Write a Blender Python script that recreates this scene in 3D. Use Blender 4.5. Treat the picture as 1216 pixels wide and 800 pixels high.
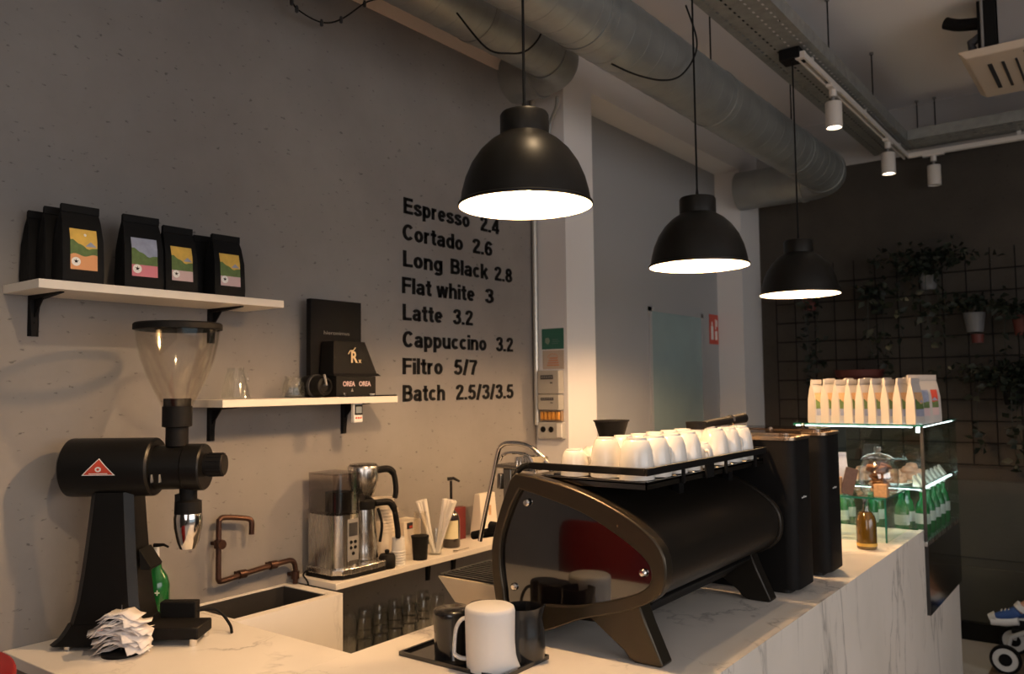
import bpy, math, random
from mathutils import Matrix, Vector, Euler
random.seed(7)
PI = math.pi
SC = bpy.context.scene
for o in list(bpy.data.objects):
    bpy.data.objects.remove(o)
COL = SC.collection

# ------------------------------------------------------------------ camera
EYE = Vector((0, 0, 1.54))
yaw, pitch, roll = math.radians(37.1), math.radians(3.44), math.radians(0.7)
f0 = Vector((-math.sin(yaw), math.cos(yaw), 0)); r0 = Vector((math.cos(yaw), math.sin(yaw), 0)); u0 = Vector((0, 0, 1))
fw = f0 * math.cos(pitch) + u0 * math.sin(pitch); up = -f0 * math.sin(pitch) + u0 * math.cos(pitch)
rr = r0 * math.cos(roll) - up * math.sin(roll); uu = r0 * math.sin(roll) + up * math.cos(roll)
cd = bpy.data.cameras.new('camera'); cam = bpy.data.objects.new('camera', cd); COL.objects.link(cam)
cd.sensor_width = 36; cd.sensor_fit = 'HORIZONTAL'; cd.lens = 981 / 1216 * 36; cd.clip_start = 0.05
cam.matrix_world = Matrix(((rr.x, uu.x, -fw.x, EYE.x), (rr.y, uu.y, -fw.y, EYE.y), (rr.z, uu.z, -fw.z, EYE.z), (0, 0, 0, 1)))
cd.dof.use_dof = True; cd.dof.focus_distance = 2.1; cd.dof.aperture_fstop = 4.5
SC.camera = cam

# ------------------------------------------------------------------ light and exposure
SC.view_settings.view_transform = 'Standard'; SC.view_settings.look = 'None'
SC.view_settings.exposure = 0.0; SC.view_settings.gamma = 1.0; SC.view_settings.use_curve_mapping = False
w = bpy.data.worlds.new('world'); SC.world = w; w.use_nodes = True
w.node_tree.nodes['Background'].inputs[0].default_value = (0.62, 0.68, 0.80, 1)
w.node_tree.nodes['Background'].inputs[1].default_value = 0.7

def area(name, loc, target, sx, sy, power, colour):
    l = bpy.data.lights.new(name, 'AREA'); l.shape = 'RECTANGLE'; l.size = sx; l.size_y = sy; l.energy = power; l.color = colour
    o = bpy.data.objects.new(name, l); COL.objects.link(o); o.location = loc
    o.rotation_euler = (Vector(target) - Vector(loc)).to_track_quat('-Z', 'Y').to_euler(); return o
area('daylight_street_window', (3.25, 1.2, 1.85), (-2, 1.4, 1.2), 4.0, 1.45, 50, (1.0, 0.93, 0.90))
area('fill_behind_camera', (0.6, -2.35, 2.0), (-1.2, 2, 1.1), 2.6, 1.8, 42, (1.0, 0.90, 0.84))  # added fill light in front of the solid back wall, no door there
LAMP = 1750.0
SPOT = 12.0

# ------------------------------------------------------------------ materials
MATS = {}
def _new(name):
    m = bpy.data.materials.new(name); m.use_nodes = True; MATS[name] = m
    nt = m.node_tree; return m, nt, nt.nodes['Principled BSDF']
def mat(name, col, rough=0.5, metal=0.0, noise=0.0, nscale=8.0, bump=0.0, bscale=60.0, coat=0.0, emit=None, estr=0.0, spec=0.5, sheen=0.0, sss=0.0):
    if name in MATS: return MATS[name]
    m, nt, b = _new(name); N, L = nt.nodes, nt.links
    c = (*col, 1)
    b.inputs['Base Color'].default_value = c; b.inputs['Roughness'].default_value = rough; b.inputs['Metallic'].default_value = metal
    b.inputs['Specular IOR Level'].default_value = spec; b.inputs['Coat Weight'].default_value = coat; b.inputs['Coat Roughness'].default_value = 0.08
    b.inputs['Sheen Weight'].default_value = sheen; b.inputs['Subsurface Weight'].default_value = sss
    tc = N.new('ShaderNodeTexCoord')
    if noise >= 0:
        n = N.new('ShaderNodeTexNoise'); n.inputs['Scale'].default_value = nscale; n.inputs['Detail'].default_value = 5
        L.new(tc.outputs['Object'], n.inputs['Vector'])
        k = max(noise, 0.04)
        mx = N.new('ShaderNodeMix'); mx.data_type = 'RGBA'
        mx.inputs[6].default_value = (*[max(0, x * (1 - k)) for x in col], 1); mx.inputs[7].default_value = (*[min(1, x * (1 + k)) for x in col], 1)
        L.new(n.outputs['Fac'], mx.inputs[0]); L.new(mx.outputs[2], b.inputs['Base Color'])
    if bump > 0:
        n2 = N.new('ShaderNodeTexNoise'); n2.inputs['Scale'].default_value = bscale; n2.inputs['Detail'].default_value = 4
        L.new(tc.outputs['Object'], n2.inputs['Vector'])
        bp = N.new('ShaderNodeBump'); bp.inputs['Strength'].default_value = bump; bp.inputs['Distance'].default_value = 0.01
        L.new(n2.outputs['Fac'], bp.inputs['Height']); L.new(bp.outputs['Normal'], b.inputs['Normal'])
    if emit:
        b.inputs['Emission Color'].default_value = (*emit, 1); b.inputs['Emission Strength'].default_value = estr
    return m
def ramp(N, fac_socket, L, stops):
    r = N.new('ShaderNodeValToRGB')
    while len(r.color_ramp.elements) < len(stops): r.color_ramp.elements.new(0.5)
    for e, (p, c) in zip(r.color_ramp.elements, stops): e.position = p; e.color = (*c, 1)
    L.new(fac_socket, r.inputs[0]); return r
def plaster(name, c1, c2, pit=0.5, scale=1.6, rough=0.85):
    m, nt, b = _new(name); N, L = nt.nodes, nt.links
    tc = N.new('ShaderNodeTexCoord')
    n = N.new('ShaderNodeTexNoise'); n.inputs['Scale'].default_value = scale; n.inputs['Detail'].default_value = 8; n.inputs['Roughness'].default_value = 0.62
    L.new(tc.outputs['Object'], n.inputs['Vector'])
    r = ramp(N, n.outputs['Fac'], L, [(0.3, c1), (0.7, c2)])
    v = N.new('ShaderNodeTexNoise'); v.inputs['Scale'].default_value = 75; v.inputs['Detail'].default_value = 3
    mp = N.new('ShaderNodeMapping'); mp.inputs['Scale'].default_value = (1, 0.45, 1); L.new(tc.outputs['Object'], mp.inputs[0]); L.new(mp.outputs[0], v.inputs['Vector'])
    r2 = ramp(N, v.outputs['Fac'], L, [(0.28, (1 - pit,) * 3), (0.34, (1, 1, 1))])
    mx = N.new('ShaderNodeMix'); mx.data_type = 'RGBA'; mx.blend_type = 'MULTIPLY'; mx.inputs[0].default_value = 1
    L.new(r.outputs[0], mx.inputs[6]); L.new(r2.outputs[0], mx.inputs[7]); L.new(mx.outputs[2], b.inputs['Base Color'])
    add = N.new('ShaderNodeMath'); add.operation = 'ADD'; L.new(n.outputs['Fac'], add.inputs[0])
    sc = N.new('ShaderNodeMath'); sc.operation = 'MULTIPLY'; sc.inputs[1].default_value = 0.25; L.new(r2.outputs[0], sc.inputs[0]); L.new(sc.outputs[0], add.inputs[1])
    bp = N.new('ShaderNodeBump'); bp.inputs['Strength'].default_value = 0.35; bp.inputs['Distance'].default_value = 0.012
    L.new(add.outputs[0], bp.inputs['Height']); L.new(bp.outputs['Normal'], b.inputs['Normal'])
    b.inputs['Roughness'].default_value = rough; b.inputs['Specular IOR Level'].default_value = 0.25
    return m
def marble(name):
    m, nt, b = _new(name); N, L = nt.nodes, nt.links
    tc = N.new('ShaderNodeTexCoord')
    def vein(rot, scl, sc, wdt, dark, off):
        mp = N.new('ShaderNodeMapping'); mp.inputs['Rotation'].default_value = rot; mp.inputs['Scale'].default_value = scl; mp.inputs['Location'].default_value = off
        L.new(tc.outputs['Object'], mp.inputs[0])
        n = N.new('ShaderNodeTexNoise'); n.inputs['Scale'].default_value = sc; n.inputs['Detail'].default_value = 7; n.inputs['Roughness'].default_value = 0.55; n.inputs['Distortion'].default_value = 0.3
        L.new(mp.outputs[0], n.inputs['Vector'])
        r = ramp(N, n.outputs['Fac'], L, [(0.5 - wdt * 2.2, (1, 1, 1)), (0.5 - wdt * 0.5, ((1 + dark) / 2,) * 3), (0.5, (dark,) * 3), (0.5 + wdt * 0.5, ((1 + dark) / 2,) * 3), (0.5 + wdt * 1.6, (1, 1, 1))])
        k = N.new('ShaderNodeTexNoise'); k.inputs['Scale'].default_value = 1.7; k.inputs['Detail'].default_value = 2; L.new(mp.outputs[0], k.inputs['Vector'])
        kr = ramp(N, k.outputs['Fac'], L, [(0.46, (0, 0, 0)), (0.62, (1, 1, 1))])
        x = N.new('ShaderNodeMix'); x.data_type = 'RGBA'; x.inputs[6].default_value = (1, 1, 1, 1); L.new(kr.outputs[0], x.inputs[0]); L.new(r.outputs[0], x.inputs[7]); return x
    v1 = vein((0.42, 0.5, 0.5), (2.0, 2.0, 0.55), 1.1, 0.008, 0.50, (3.1, 0.4, 0)); v2 = vein((0.60, -0.35, 0.9), (2.6, 2.6, 0.8), 1.5, 0.006, 0.62, (0, 7.3, 1.2))
    n = N.new('ShaderNodeTexNoise'); n.inputs['Scale'].default_value = 2.0; n.inputs['Detail'].default_value = 4; L.new(tc.outputs['Object'], n.inputs['Vector'])
    base = ramp(N, n.outputs['Fac'], L, [(0.3, (0.71, 0.665, 0.60)), (0.6, (0.81, 0.755, 0.69))])
    cur = base.outputs[0]
    for v in (v1, v2):
        x = N.new('ShaderNodeMix'); x.data_type = 'RGBA'; x.blend_type = 'MULTIPLY'; x.inputs[0].default_value = 1
        L.new(cur, x.inputs[6]); L.new(v.outputs[2], x.inputs[7]); cur = x.outputs[2]
    L.new(cur, b.inputs['Base Color']); b.inputs['Roughness'].default_value = 0.42; b.inputs['Specular IOR Level'].default_value = 0.3
    return m
def thin_glass(name, tint=(0.95, 0.97, 0.96), gloss=0.06, rough=0.02, edge=0.5):
    m, nt, b = _new(name); N, L = nt.nodes, nt.links
    N.remove(b); out = N['Material Output']
    t = N.new('ShaderNodeBsdfTransparent'); t.inputs[0].default_value = (*tint, 1)
    g = N.new('ShaderNodeBsdfGlossy'); g.inputs['Roughness'].default_value = rough; g.inputs[0].default_value = (0.9, 0.93, 0.92, 1)
    lw = N.new('ShaderNodeLayerWeight'); lw.inputs[0].default_value = 0.35
    mul = N.new('ShaderNodeMath'); mul.operation = 'MULTIPLY_ADD'; mul.inputs[1].default_value = edge; mul.inputs[2].default_value = gloss
    pw = N.new('ShaderNodeMath'); pw.operation = 'POWER'; pw.inputs[1].default_value = 3; L.new(lw.outputs['Facing'], pw.inputs[0]); L.new(pw.outputs[0], mul.inputs[0])
    mx = N.new('ShaderNodeMixShader'); L.new(mul.outputs[0], mx.inputs[0]); L.new(t.outputs[0], mx.inputs[1]); L.new(g.outputs[0], mx.inputs[2])
    L.new(mx.outputs[0], out.inputs['Surface']); return m
def brushed(name, col=(0.62, 0.60, 0.57), rough=0.26, scale=(60, 60, 1.5)):
    m, nt, b = _new(name); N, L = nt.nodes, nt.links
    tc = N.new('ShaderNodeTexCoord'); mp = N.new('ShaderNodeMapping'); mp.inputs['Scale'].default_value = scale; L.new(tc.outputs['Object'], mp.inputs[0])
    n = N.new('ShaderNodeTexNoise'); n.inputs['Scale'].default_value = 3; L.new(mp.outputs[0], n.inputs['Vector'])
    r = ramp(N, n.outputs['Fac'], L, [(0.3, (rough * 0.85,) * 3), (0.7, (rough * 1.15,) * 3)]); L.new(r.outputs[0], b.inputs['Roughness'])
    b.inputs['Base Color'].default_value = (*col, 1); b.inputs['Metallic'].default_value = 1; return m

WALL = plaster('grey_plaster', (0.200, 0.185, 0.176), (0.262, 0.246, 0.234), 0.45)
FARW = plaster('dark_plaster', (0.034, 0.030, 0.026), (0.074, 0.062, 0.050), 0.3, 1.1, 0.8)
PAINT = mat('pale_paint', (0.72, 0.705, 0.71), 0.7, noise=0.04, nscale=2, bump=0.05)
RECESS = mat('grey_paint', (0.37, 0.375, 0.385), 0.75, noise=0.05, nscale=2, bump=0.05)
CREAM = mat('cream_band', (0.66, 0.55, 0.47), 0.8, noise=0.08, nscale=3)
CEIL = mat('ceiling_paint', (0.74, 0.715, 0.72), 0.85, noise=0.12, nscale=0.8)
FLOOR = mat('pale_bounce_floor', (0.46, 0.43, 0.40), 0.5, noise=0.1, nscale=4)  # paler than the brown boards, set to bounce daylight into the aisle
PANEL = mat('wainscot_paint', (0.045, 0.043, 0.036), 0.6, noise=0.2, nscale=3, bump=0.1)
MARBLE = marble('veined_marble')
SHELFW = mat('white_laminate', (0.72, 0.66, 0.58), 0.45, noise=0.03)
SHELFE = mat('laminate_edge', (0.74, 0.69, 0.60), 0.5, noise=0.05, nscale=20)
BLACK = mat('black_metal', (0.006, 0.006, 0.006), 0.45, noise=0.1, spec=0.3)
BLACKM = mat('matt_black', (0.006, 0.0055, 0.0055), 0.6, noise=0.15, spec=0.16)
GRIND = mat('grinder_black', (0.006, 0.0055, 0.005), 0.38, noise=0.1, spec=0.28, bump=0.05, bscale=300)
GLOSSB = mat('gloss_black', (0.01, 0.01, 0.011), 0.12, coat=0.6)
PEND = mat('pendant_black', (0.008, 0.007, 0.0055), 0.40, noise=0.05, spec=0.30)
PENDI = mat('pendant_white', (0.9, 0.88, 0.84), 0.5, noise=0)
BULB = mat('bulb_glow', (1, 0.9, 0.75), 0.3, emit=(1.0, 0.60, 0.285), estr=LAMP)
SPOTE = mat('spot_glow', (1, 1, 1), 0.3, emit=(1.0, 0.84, 0.62), estr=SPOT)
LED = mat('led_strip', (1, 1, 1), 0.3, emit=(0.86, 0.95, 1.0), estr=11)
STEEL = brushed('brushed_steel'); CHROME = mat('chrome', (0.75, 0.72, 0.68), 0.1, 1.0)
DUCT = mat('galvanised', (0.33, 0.345, 0.34), 0.45, 0.7, noise=0.25, nscale=9, bump=0.08, bscale=40)
TRAYM = mat('galvanised_tray', (0.30, 0.31, 0.30), 0.5, 0.6, noise=0.35, nscale=22)
COPPER = mat('old_copper', (0.075, 0.038, 0.027), 0.42, 0.8, noise=0.35, nscale=30)
SINKM = mat('dark_steel', (0.13, 0.12, 0.11), 0.35, 0.8)
PORC = mat('white_porcelain', (0.84, 0.81, 0.76), 0.22, coat=0.3, noise=0)
WPLA = mat('white_plastic', (0.72, 0.70, 0.66), 0.4)
GPLA = mat('grey_plastic', (0.38, 0.37, 0.35), 0.5)
DGREY = mat('dark_grey', (0.03, 0.03, 0.033), 0.5)
PAPER = mat('receipt_paper', (0.80, 0.76, 0.74), 0.8, noise=0.04, nscale=60)
CARD = mat('cup_paper', (0.74, 0.66, 0.55), 0.75)
BODY = mat('machine_bronze', (0.022, 0.018, 0.014), 0.36, 0.5, noise=0.1, bump=0.03, bscale=500)
FRAME = mat('frame_bronze', (0.066, 0.054, 0.038), 0.33, 0.75, noise=0.08)
MIRR = mat('black_plexiglass', (0.004, 0.003, 0.003), 0.03, spec=1.0, coat=1.0, noise=0)
PALEW = mat('pale_ash', (0.62, 0.52, 0.38), 0.5, noise=0.1, nscale=12)
GLASS = thin_glass('clear_glass', (0.98, 0.985, 0.98)); JARG = thin_glass('jar_glass', (0.97, 0.98, 0.98), 0.14, 0.05, 0.8); PANE = thin_glass('pane_glass', (0.90, 0.96, 0.94), 0.05)
EDGEG = mat('green_glass_edge', (0.02, 0.16, 0.12), 0.15, coat=0.5)
SMOKE = thin_glass('smoky_plastic', (0.62, 0.59, 0.58), 0.10, 0.06)
TANK = thin_glass('tank_plastic', (0.74, 0.70, 0.70), 0.14, 0.12)
HOPG = thin_glass('hopper_plastic', (0.95, 0.93, 0.90), 0.05, 0.08, 0.45)
FROST = mat('frosted_glass', (0.30, 0.40, 0.41), 0.25, noise=0.25, nscale=2.5)
GREENB = mat('green_bottle', (0.008, 0.10, 0.022), 0.12, coat=0.5); GREENL = mat('bright_green_glass', (0.012, 0.17, 0.045), 0.1, coat=0.6)  # second green is brighter than the first, neither emits
AMBER = mat('amber_glass', (0.12, 0.065, 0.008), 0.08, coat=0.8, noise=0.3, nscale=20)
RED = mat('red_vinyl', (0.22, 0.006, 0.008), 0.5, noise=0.05)
REDS = mat('red_sign', (0.55, 0.06, 0.03), 0.5); WHITE = mat('white_print', (0.8, 0.78, 0.75), 0.6)
GREEN = mat('green_print', (0.03, 0.13, 0.09), 0.5)
ORANGE = mat('orange_print', (0.62, 0.28, 0.05), 0.6, noise=0.3, nscale=60); YEL = mat('yellow_print', (0.66, 0.42, 0.08), 0.6, noise=0.3, nscale=50)
HILL = mat('hill_print', (0.10, 0.16, 0.045), 0.6, noise=0.5, nscale=70); PINK = mat('pink_print', (0.62, 0.20, 0.25), 0.6)
LPINK = mat('pale_pink_print', (0.58, 0.42, 0.42), 0.6); PEACH = mat('peach_print', (0.68, 0.32, 0.14), 0.6); BLUEP = mat('blue_print', (0.28, 0.31, 0.42), 0.6, noise=0.3, nscale=60)
CREAMP = mat('cream_label', (0.70, 0.64, 0.42), 0.6); TAN = mat('tan_print', (0.55, 0.33, 0.17), 0.6, noise=0.4, nscale=90)
BAGW = mat('white_bag_paper', (0.47, 0.44, 0.42), 0.6, noise=0.04, bump=0.15, bscale=25)
BAGB = mat('black_bag_paper', (0.005, 0.005, 0.0055), 0.6, spec=0.15, noise=0.2, bump=0.2, bscale=25)
GOLD = mat('gold_print', (0.72, 0.55, 0.32), 0.5); GREYP = mat('grey_print', (0.22, 0.21, 0.20), 0.6)
COOKIE = mat('cookie', (0.30, 0.13, 0.05), 0.8, noise=0.5, nscale=40, bump=0.5, bscale=60)
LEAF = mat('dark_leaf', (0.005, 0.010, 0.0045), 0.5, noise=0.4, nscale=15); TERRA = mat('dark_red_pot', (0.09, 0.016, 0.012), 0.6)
SKIN = mat('skin', (0.50, 0.27, 0.18), 0.5, sss=0.1); BLUE = mat('blue_canvas', (0.03, 0.08, 0.25), 0.7); DENIM = mat('denim', (0.16, 0.20, 0.30), 0.8); HAIR = mat('hair', (0.05, 0.03, 0.02), 0.7)
AMBERT = mat('dark_syrup', (0.02, 0.012, 0.01), 0.1, coat=0.6)

# ------------------------------------------------------------------ mesh builder
class MB:
    def __init__(s): s.v = []; s.f = []; s.mi = []; s.mats = []; s.cur = 0; s.M = None
    def use(s, m):
        if m not in s.mats: s.mats.append(m)
        s.cur = s.mats.index(m); return s
    def _add(s, vs, fs):
        n = len(s.v)
        if s.M is not None: vs = [s.M @ Vector(p) for p in vs]
        s.v += [tuple(p) for p in vs]; s.f += [tuple(i + n for i in f) for f in fs]; s.mi += [s.cur] * len(fs); return s
    def box(s, x0, x1, y0, y1, z0, z1):
        v = [(x, y, z) for x in (x0, x1) for y in (y0, y1) for z in (z0, z1)]
        return s._add(v, [(0, 1, 3, 2), (4, 6, 7, 5), (0, 4, 5, 1), (2, 3, 7, 6), (0, 2, 6, 4), (1, 5, 7, 3)])
    def hexa(s, b, t):
        return s._add(list(b) + list(t), [(3, 2, 1, 0), (4, 5, 6, 7), (0, 1, 5, 4), (1, 2, 6, 5), (2, 3, 7, 6), (3, 0, 4, 7)])
    def lathe(s, prof, c=(0, 0, 0), seg=32, R=None, close=False):
        vs = []; fs = []; rings = []
        for r, z in prof:
            if r < 1e-6: rings.append([len(vs)]); vs.append(Vector((0, 0, z)))
            else:
                rings.append(list(range(len(vs), len(vs) + seg)))
                vs += [Vector((r * math.cos(2 * PI * k / seg), r * math.sin(2 * PI * k / seg), z)) for k in range(seg)]
        prs = list(zip(rings, rings[1:])) + ([(rings[-1], rings[0])] if close else [])
        for a, b in prs:
            for k in range(seg):
                k2 = (k + 1) % seg
                if len(a) == 1 and len(b) == 1: continue
                if len(a) == 1: fs.append((a[0], b[k2], b[k]))
                elif len(b) == 1: fs.append((a[k], a[k2], b[0]))
                else: fs.append((a[k], a[k2], b[k2], b[k]))
        if R is not None: vs = [R @ p for p in vs]
        c = Vector(c); return s._add([p + c for p in vs], fs)
    def tube(s, pts, r, seg=8, cap=True):
        pts = [Vector(p) for p in pts]; n = len(pts); rs = r if isinstance(r, (list, tuple)) else [r] * n
        t0 = (pts[1] - pts[0]).normalized(); a = Vector((0, 0, 1)) if abs(t0.z) < 0.9 else Vector((1, 0, 0)); u = (a - t0 * a.dot(t0)).normalized()
        vs = []; fs = []
        for i, p in enumerate(pts):
            t = (pts[min(i + 1, n - 1)] - pts[max(i - 1, 0)]).normalized(); u = (u - t * u.dot(t)).normalized(); w = t.cross(u)
            vs += [p + (u * math.cos(2 * PI * k / seg) + w * math.sin(2 * PI * k / seg)) * rs[i] for k in range(seg)]
        for i in range(n - 1):
            for k in range(seg):
                k2 = (k + 1) % seg; fs.append((i * seg + k, i * seg + k2, (i + 1) * seg + k2, (i + 1) * seg + k))
        if cap: fs += [tuple(range(seg))[::-1], tuple(range((n - 1) * seg, n * seg))]
        return s._add(vs, fs)
    def prism(s, poly, a, b, plane='XZ'):
        m = {'XZ': lambda p, d: (p[0], d, p[1]), 'YZ': lambda p, d: (d, p[0], p[1]), 'XY': lambda p, d: (p[0], p[1], d)}[plane]
        n = len(poly); vs = [m(p, a) for p in poly] + [m(p, b) for p in poly]
        fs = [tuple(range(n))[::-1], tuple(range(n, 2 * n))] + [(i, (i + 1) % n, n + (i + 1) % n, n + i) for i in range(n)]
        return s._add(vs, fs)
    def poly(s, pts): return s._add(pts, [tuple(range(len(pts)))])
    def ring(s, outer, inner, a, b):
        n = len(outer); vs = [(p[0], d, p[1]) for d in (a, b) for L in (outer, inner) for p in L]; fs = []
        for i in range(n):
            j = (i + 1) % n
            fs += [(i, j, n + j, n + i), (2 * n + i, 3 * n + i, 3 * n + j, 2 * n + j), (i, 2 * n + i, 2 * n + j, j), (n + i, n + j, 3 * n + j, 3 * n + i)]
        return s._add(vs, fs)
    def build(s, name, m=None, parent=None, off=None, bevel=0, smooth=True, ang=35, fix=True):
        me = bpy.data.meshes.new(name)
        vs = s.v
        q = parent
        while off is None and q is not None:
            if q.get('_w'): off = q.location
            q = q.parent
        if off is not None: vs = [(x - off[0], y - off[1], z - off[2]) for x, y, z in vs]
        me.from_pydata(vs, [], s.f)
        if s.mats and m is None:
            for q in s.mats: me.materials.append(q)
            for p, i in zip(me.polygons, s.mi): p.material_index = i
        else: me.materials.append(m)
        if fix:
            import bmesh
            bm = bmesh.new(); bm.from_mesh(me); bmesh.ops.recalc_face_normals(bm, faces=bm.faces); bm.to_mesh(me); bm.free()
        if smooth:
            for p in me.polygons: p.use_smooth = True
            me.set_sharp_from_angle(angle=math.radians(ang))
        o = bpy.data.objects.new(name, me); COL.objects.link(o)
        if parent is not None: o.parent = parent
        if bevel:
            md = o.modifiers.new('bevel', 'BEVEL'); md.width = bevel; md.segments = 2; md.limit_method = 'ANGLE'
        return o

def tag(o, label, cat, group=None, kind=None):
    o['label'] = label; o['category'] = cat
    if group: o['group'] = group
    if kind: o['kind'] = kind
    return o
def thing(name, loc, label, cat, group=None, rz=0, world=False):
    o = bpy.data.objects.new(name, None); COL.objects.link(o); o.empty_display_size = 0.02
    o.location = loc; o.rotation_euler = (0, 0, rz)
    if world: o['_w'] = 1
    return tag(o, label, cat, group)
def shift_single(o, loc):
    """move the origin of a world-built single mesh to its base"""
    for v in o.data.vertices: v.co -= Vector(loc)
    o.location = loc; return o
def single(mb, name, m, loc, label, cat, group=None, bevel=0, smooth=True):
    return tag(shift_single(mb.build(name, m, bevel=bevel, smooth=smooth), loc), label, cat, group)
def structure(mb, name, m, bevel=0):
    o = mb.build(name, m, bevel=bevel, smooth=False); o['kind'] = 'structure'; return o
def copy_tree(o, parent=None):
    c = o.copy(); COL.objects.link(c)
    if parent is not None: c.parent = parent
    for ch in list(o.children): copy_tree(ch, c)
    return c
def place(o, loc, rz, label, group=None, scale=None):
    o.location = loc; o.rotation_euler = (0, 0, rz); o['label'] = label
    if group: o['group'] = group
    if scale: o.scale = scale
    return o
def catmull(pts, n=8, closed=False):
    P = [Vector(p) for p in pts]; L = len(P); out = []
    for i in range(L if closed else L - 1):
        if closed: a, b, c, d = P[i - 1], P[i], P[(i + 1) % L], P[(i + 2) % L]
        else: a, b, c, d = P[max(i - 1, 0)], P[i], P[i + 1], P[min(i + 2, L - 1)]
        for k in range(n):
            t = k / n; out.append(0.5 * ((2 * b) + (c - a) * t + (2 * a - 5 * b + 4 * c - d) * t * t + (3 * b - a - 3 * c + d) * t ** 3))
    if not closed: out.append(P[-1])
    return out
def resample(pts, n):
    pts = [Vector(p) for p in pts]; pts.append(pts[0]); d = [0]
    for a, b in zip(pts, pts[1:]): d.append(d[-1] + (b - a).length)
    out = []; j = 0
    for i in range(n):
        t = d[-1] * i / n
        while d[j + 1] < t: j += 1
        out.append(pts[j].lerp(pts[j + 1], (t - d[j]) / max(1e-9, d[j + 1] - d[j])))
    return out
def text_mb(mb, s, M, width, height, ext=0.001, bold=0.0, m=None):
    cu = bpy.data.curves.new('t', 'FONT'); cu.body = s; cu.size = 1; cu.extrude = 0; cu.offset = bold; cu.resolution_u = 3
    o = bpy.data.objects.new('t', cu); COL.objects.link(o)
    hc = bpy.data.curves.new('h', 'FONT'); hc.body = 'H'; hc.size = 1; hc.offset = bold; ho = bpy.data.objects.new('h', hc); COL.objects.link(ho)
    bpy.context.view_layer.update(); dg = bpy.context.evaluated_depsgraph_get()
    me = bpy.data.meshes.new_from_object(o.evaluated_get(dg)); hm = bpy.data.meshes.new_from_object(ho.evaluated_get(dg))
    xs = [v.co.x for v in me.vertices]; hh = [v.co.y for v in hm.vertices]; x0, x1 = min(xs), max(xs); y0, y1 = min(hh), max(hh)
    sx = width / (x1 - x0); sy = height / (y1 - y0)
    vs = [((v.co.x - x0) * sx, (v.co.y - y0) * sy, ext) for v in me.vertices]
    fs = [tuple(p.vertices) for p in me.polygons]
    edges = {}
    for f in fs:
        for a, b in zip(f, f[1:] + f[:1]): edges[(a, b)] = 1
    n = len(vs); bd = [(a, b) for (a, b) in edges if (b, a) not in edges]
    vs2 = vs + [(x, y, 0) for x, y, z in vs]
    fs2 = fs + [(b, a, a + n, b + n) for a, b in bd]
    if m: mb.use(m)
    old = mb.M; mb.M = M; mb._add(vs2, fs2); mb.M = old
    for q in (o, ho): bpy.data.objects.remove(q)
    return mb
def face_px(x, y, z):   # text frame on a surface looking +X: reads along +Y
    return Matrix(((0, 0, 1, x), (1, 0, 0, y), (0, 1, 0, z), (0, 0, 0, 1)))
def face_ny(x, y, z):   # text frame on a surface looking -Y: reads along +X
    return Matrix(((1, 0, 0, x), (0, 0, -1, y), (0, 1, 0, z), (0, 0, 0, 1)))

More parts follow.
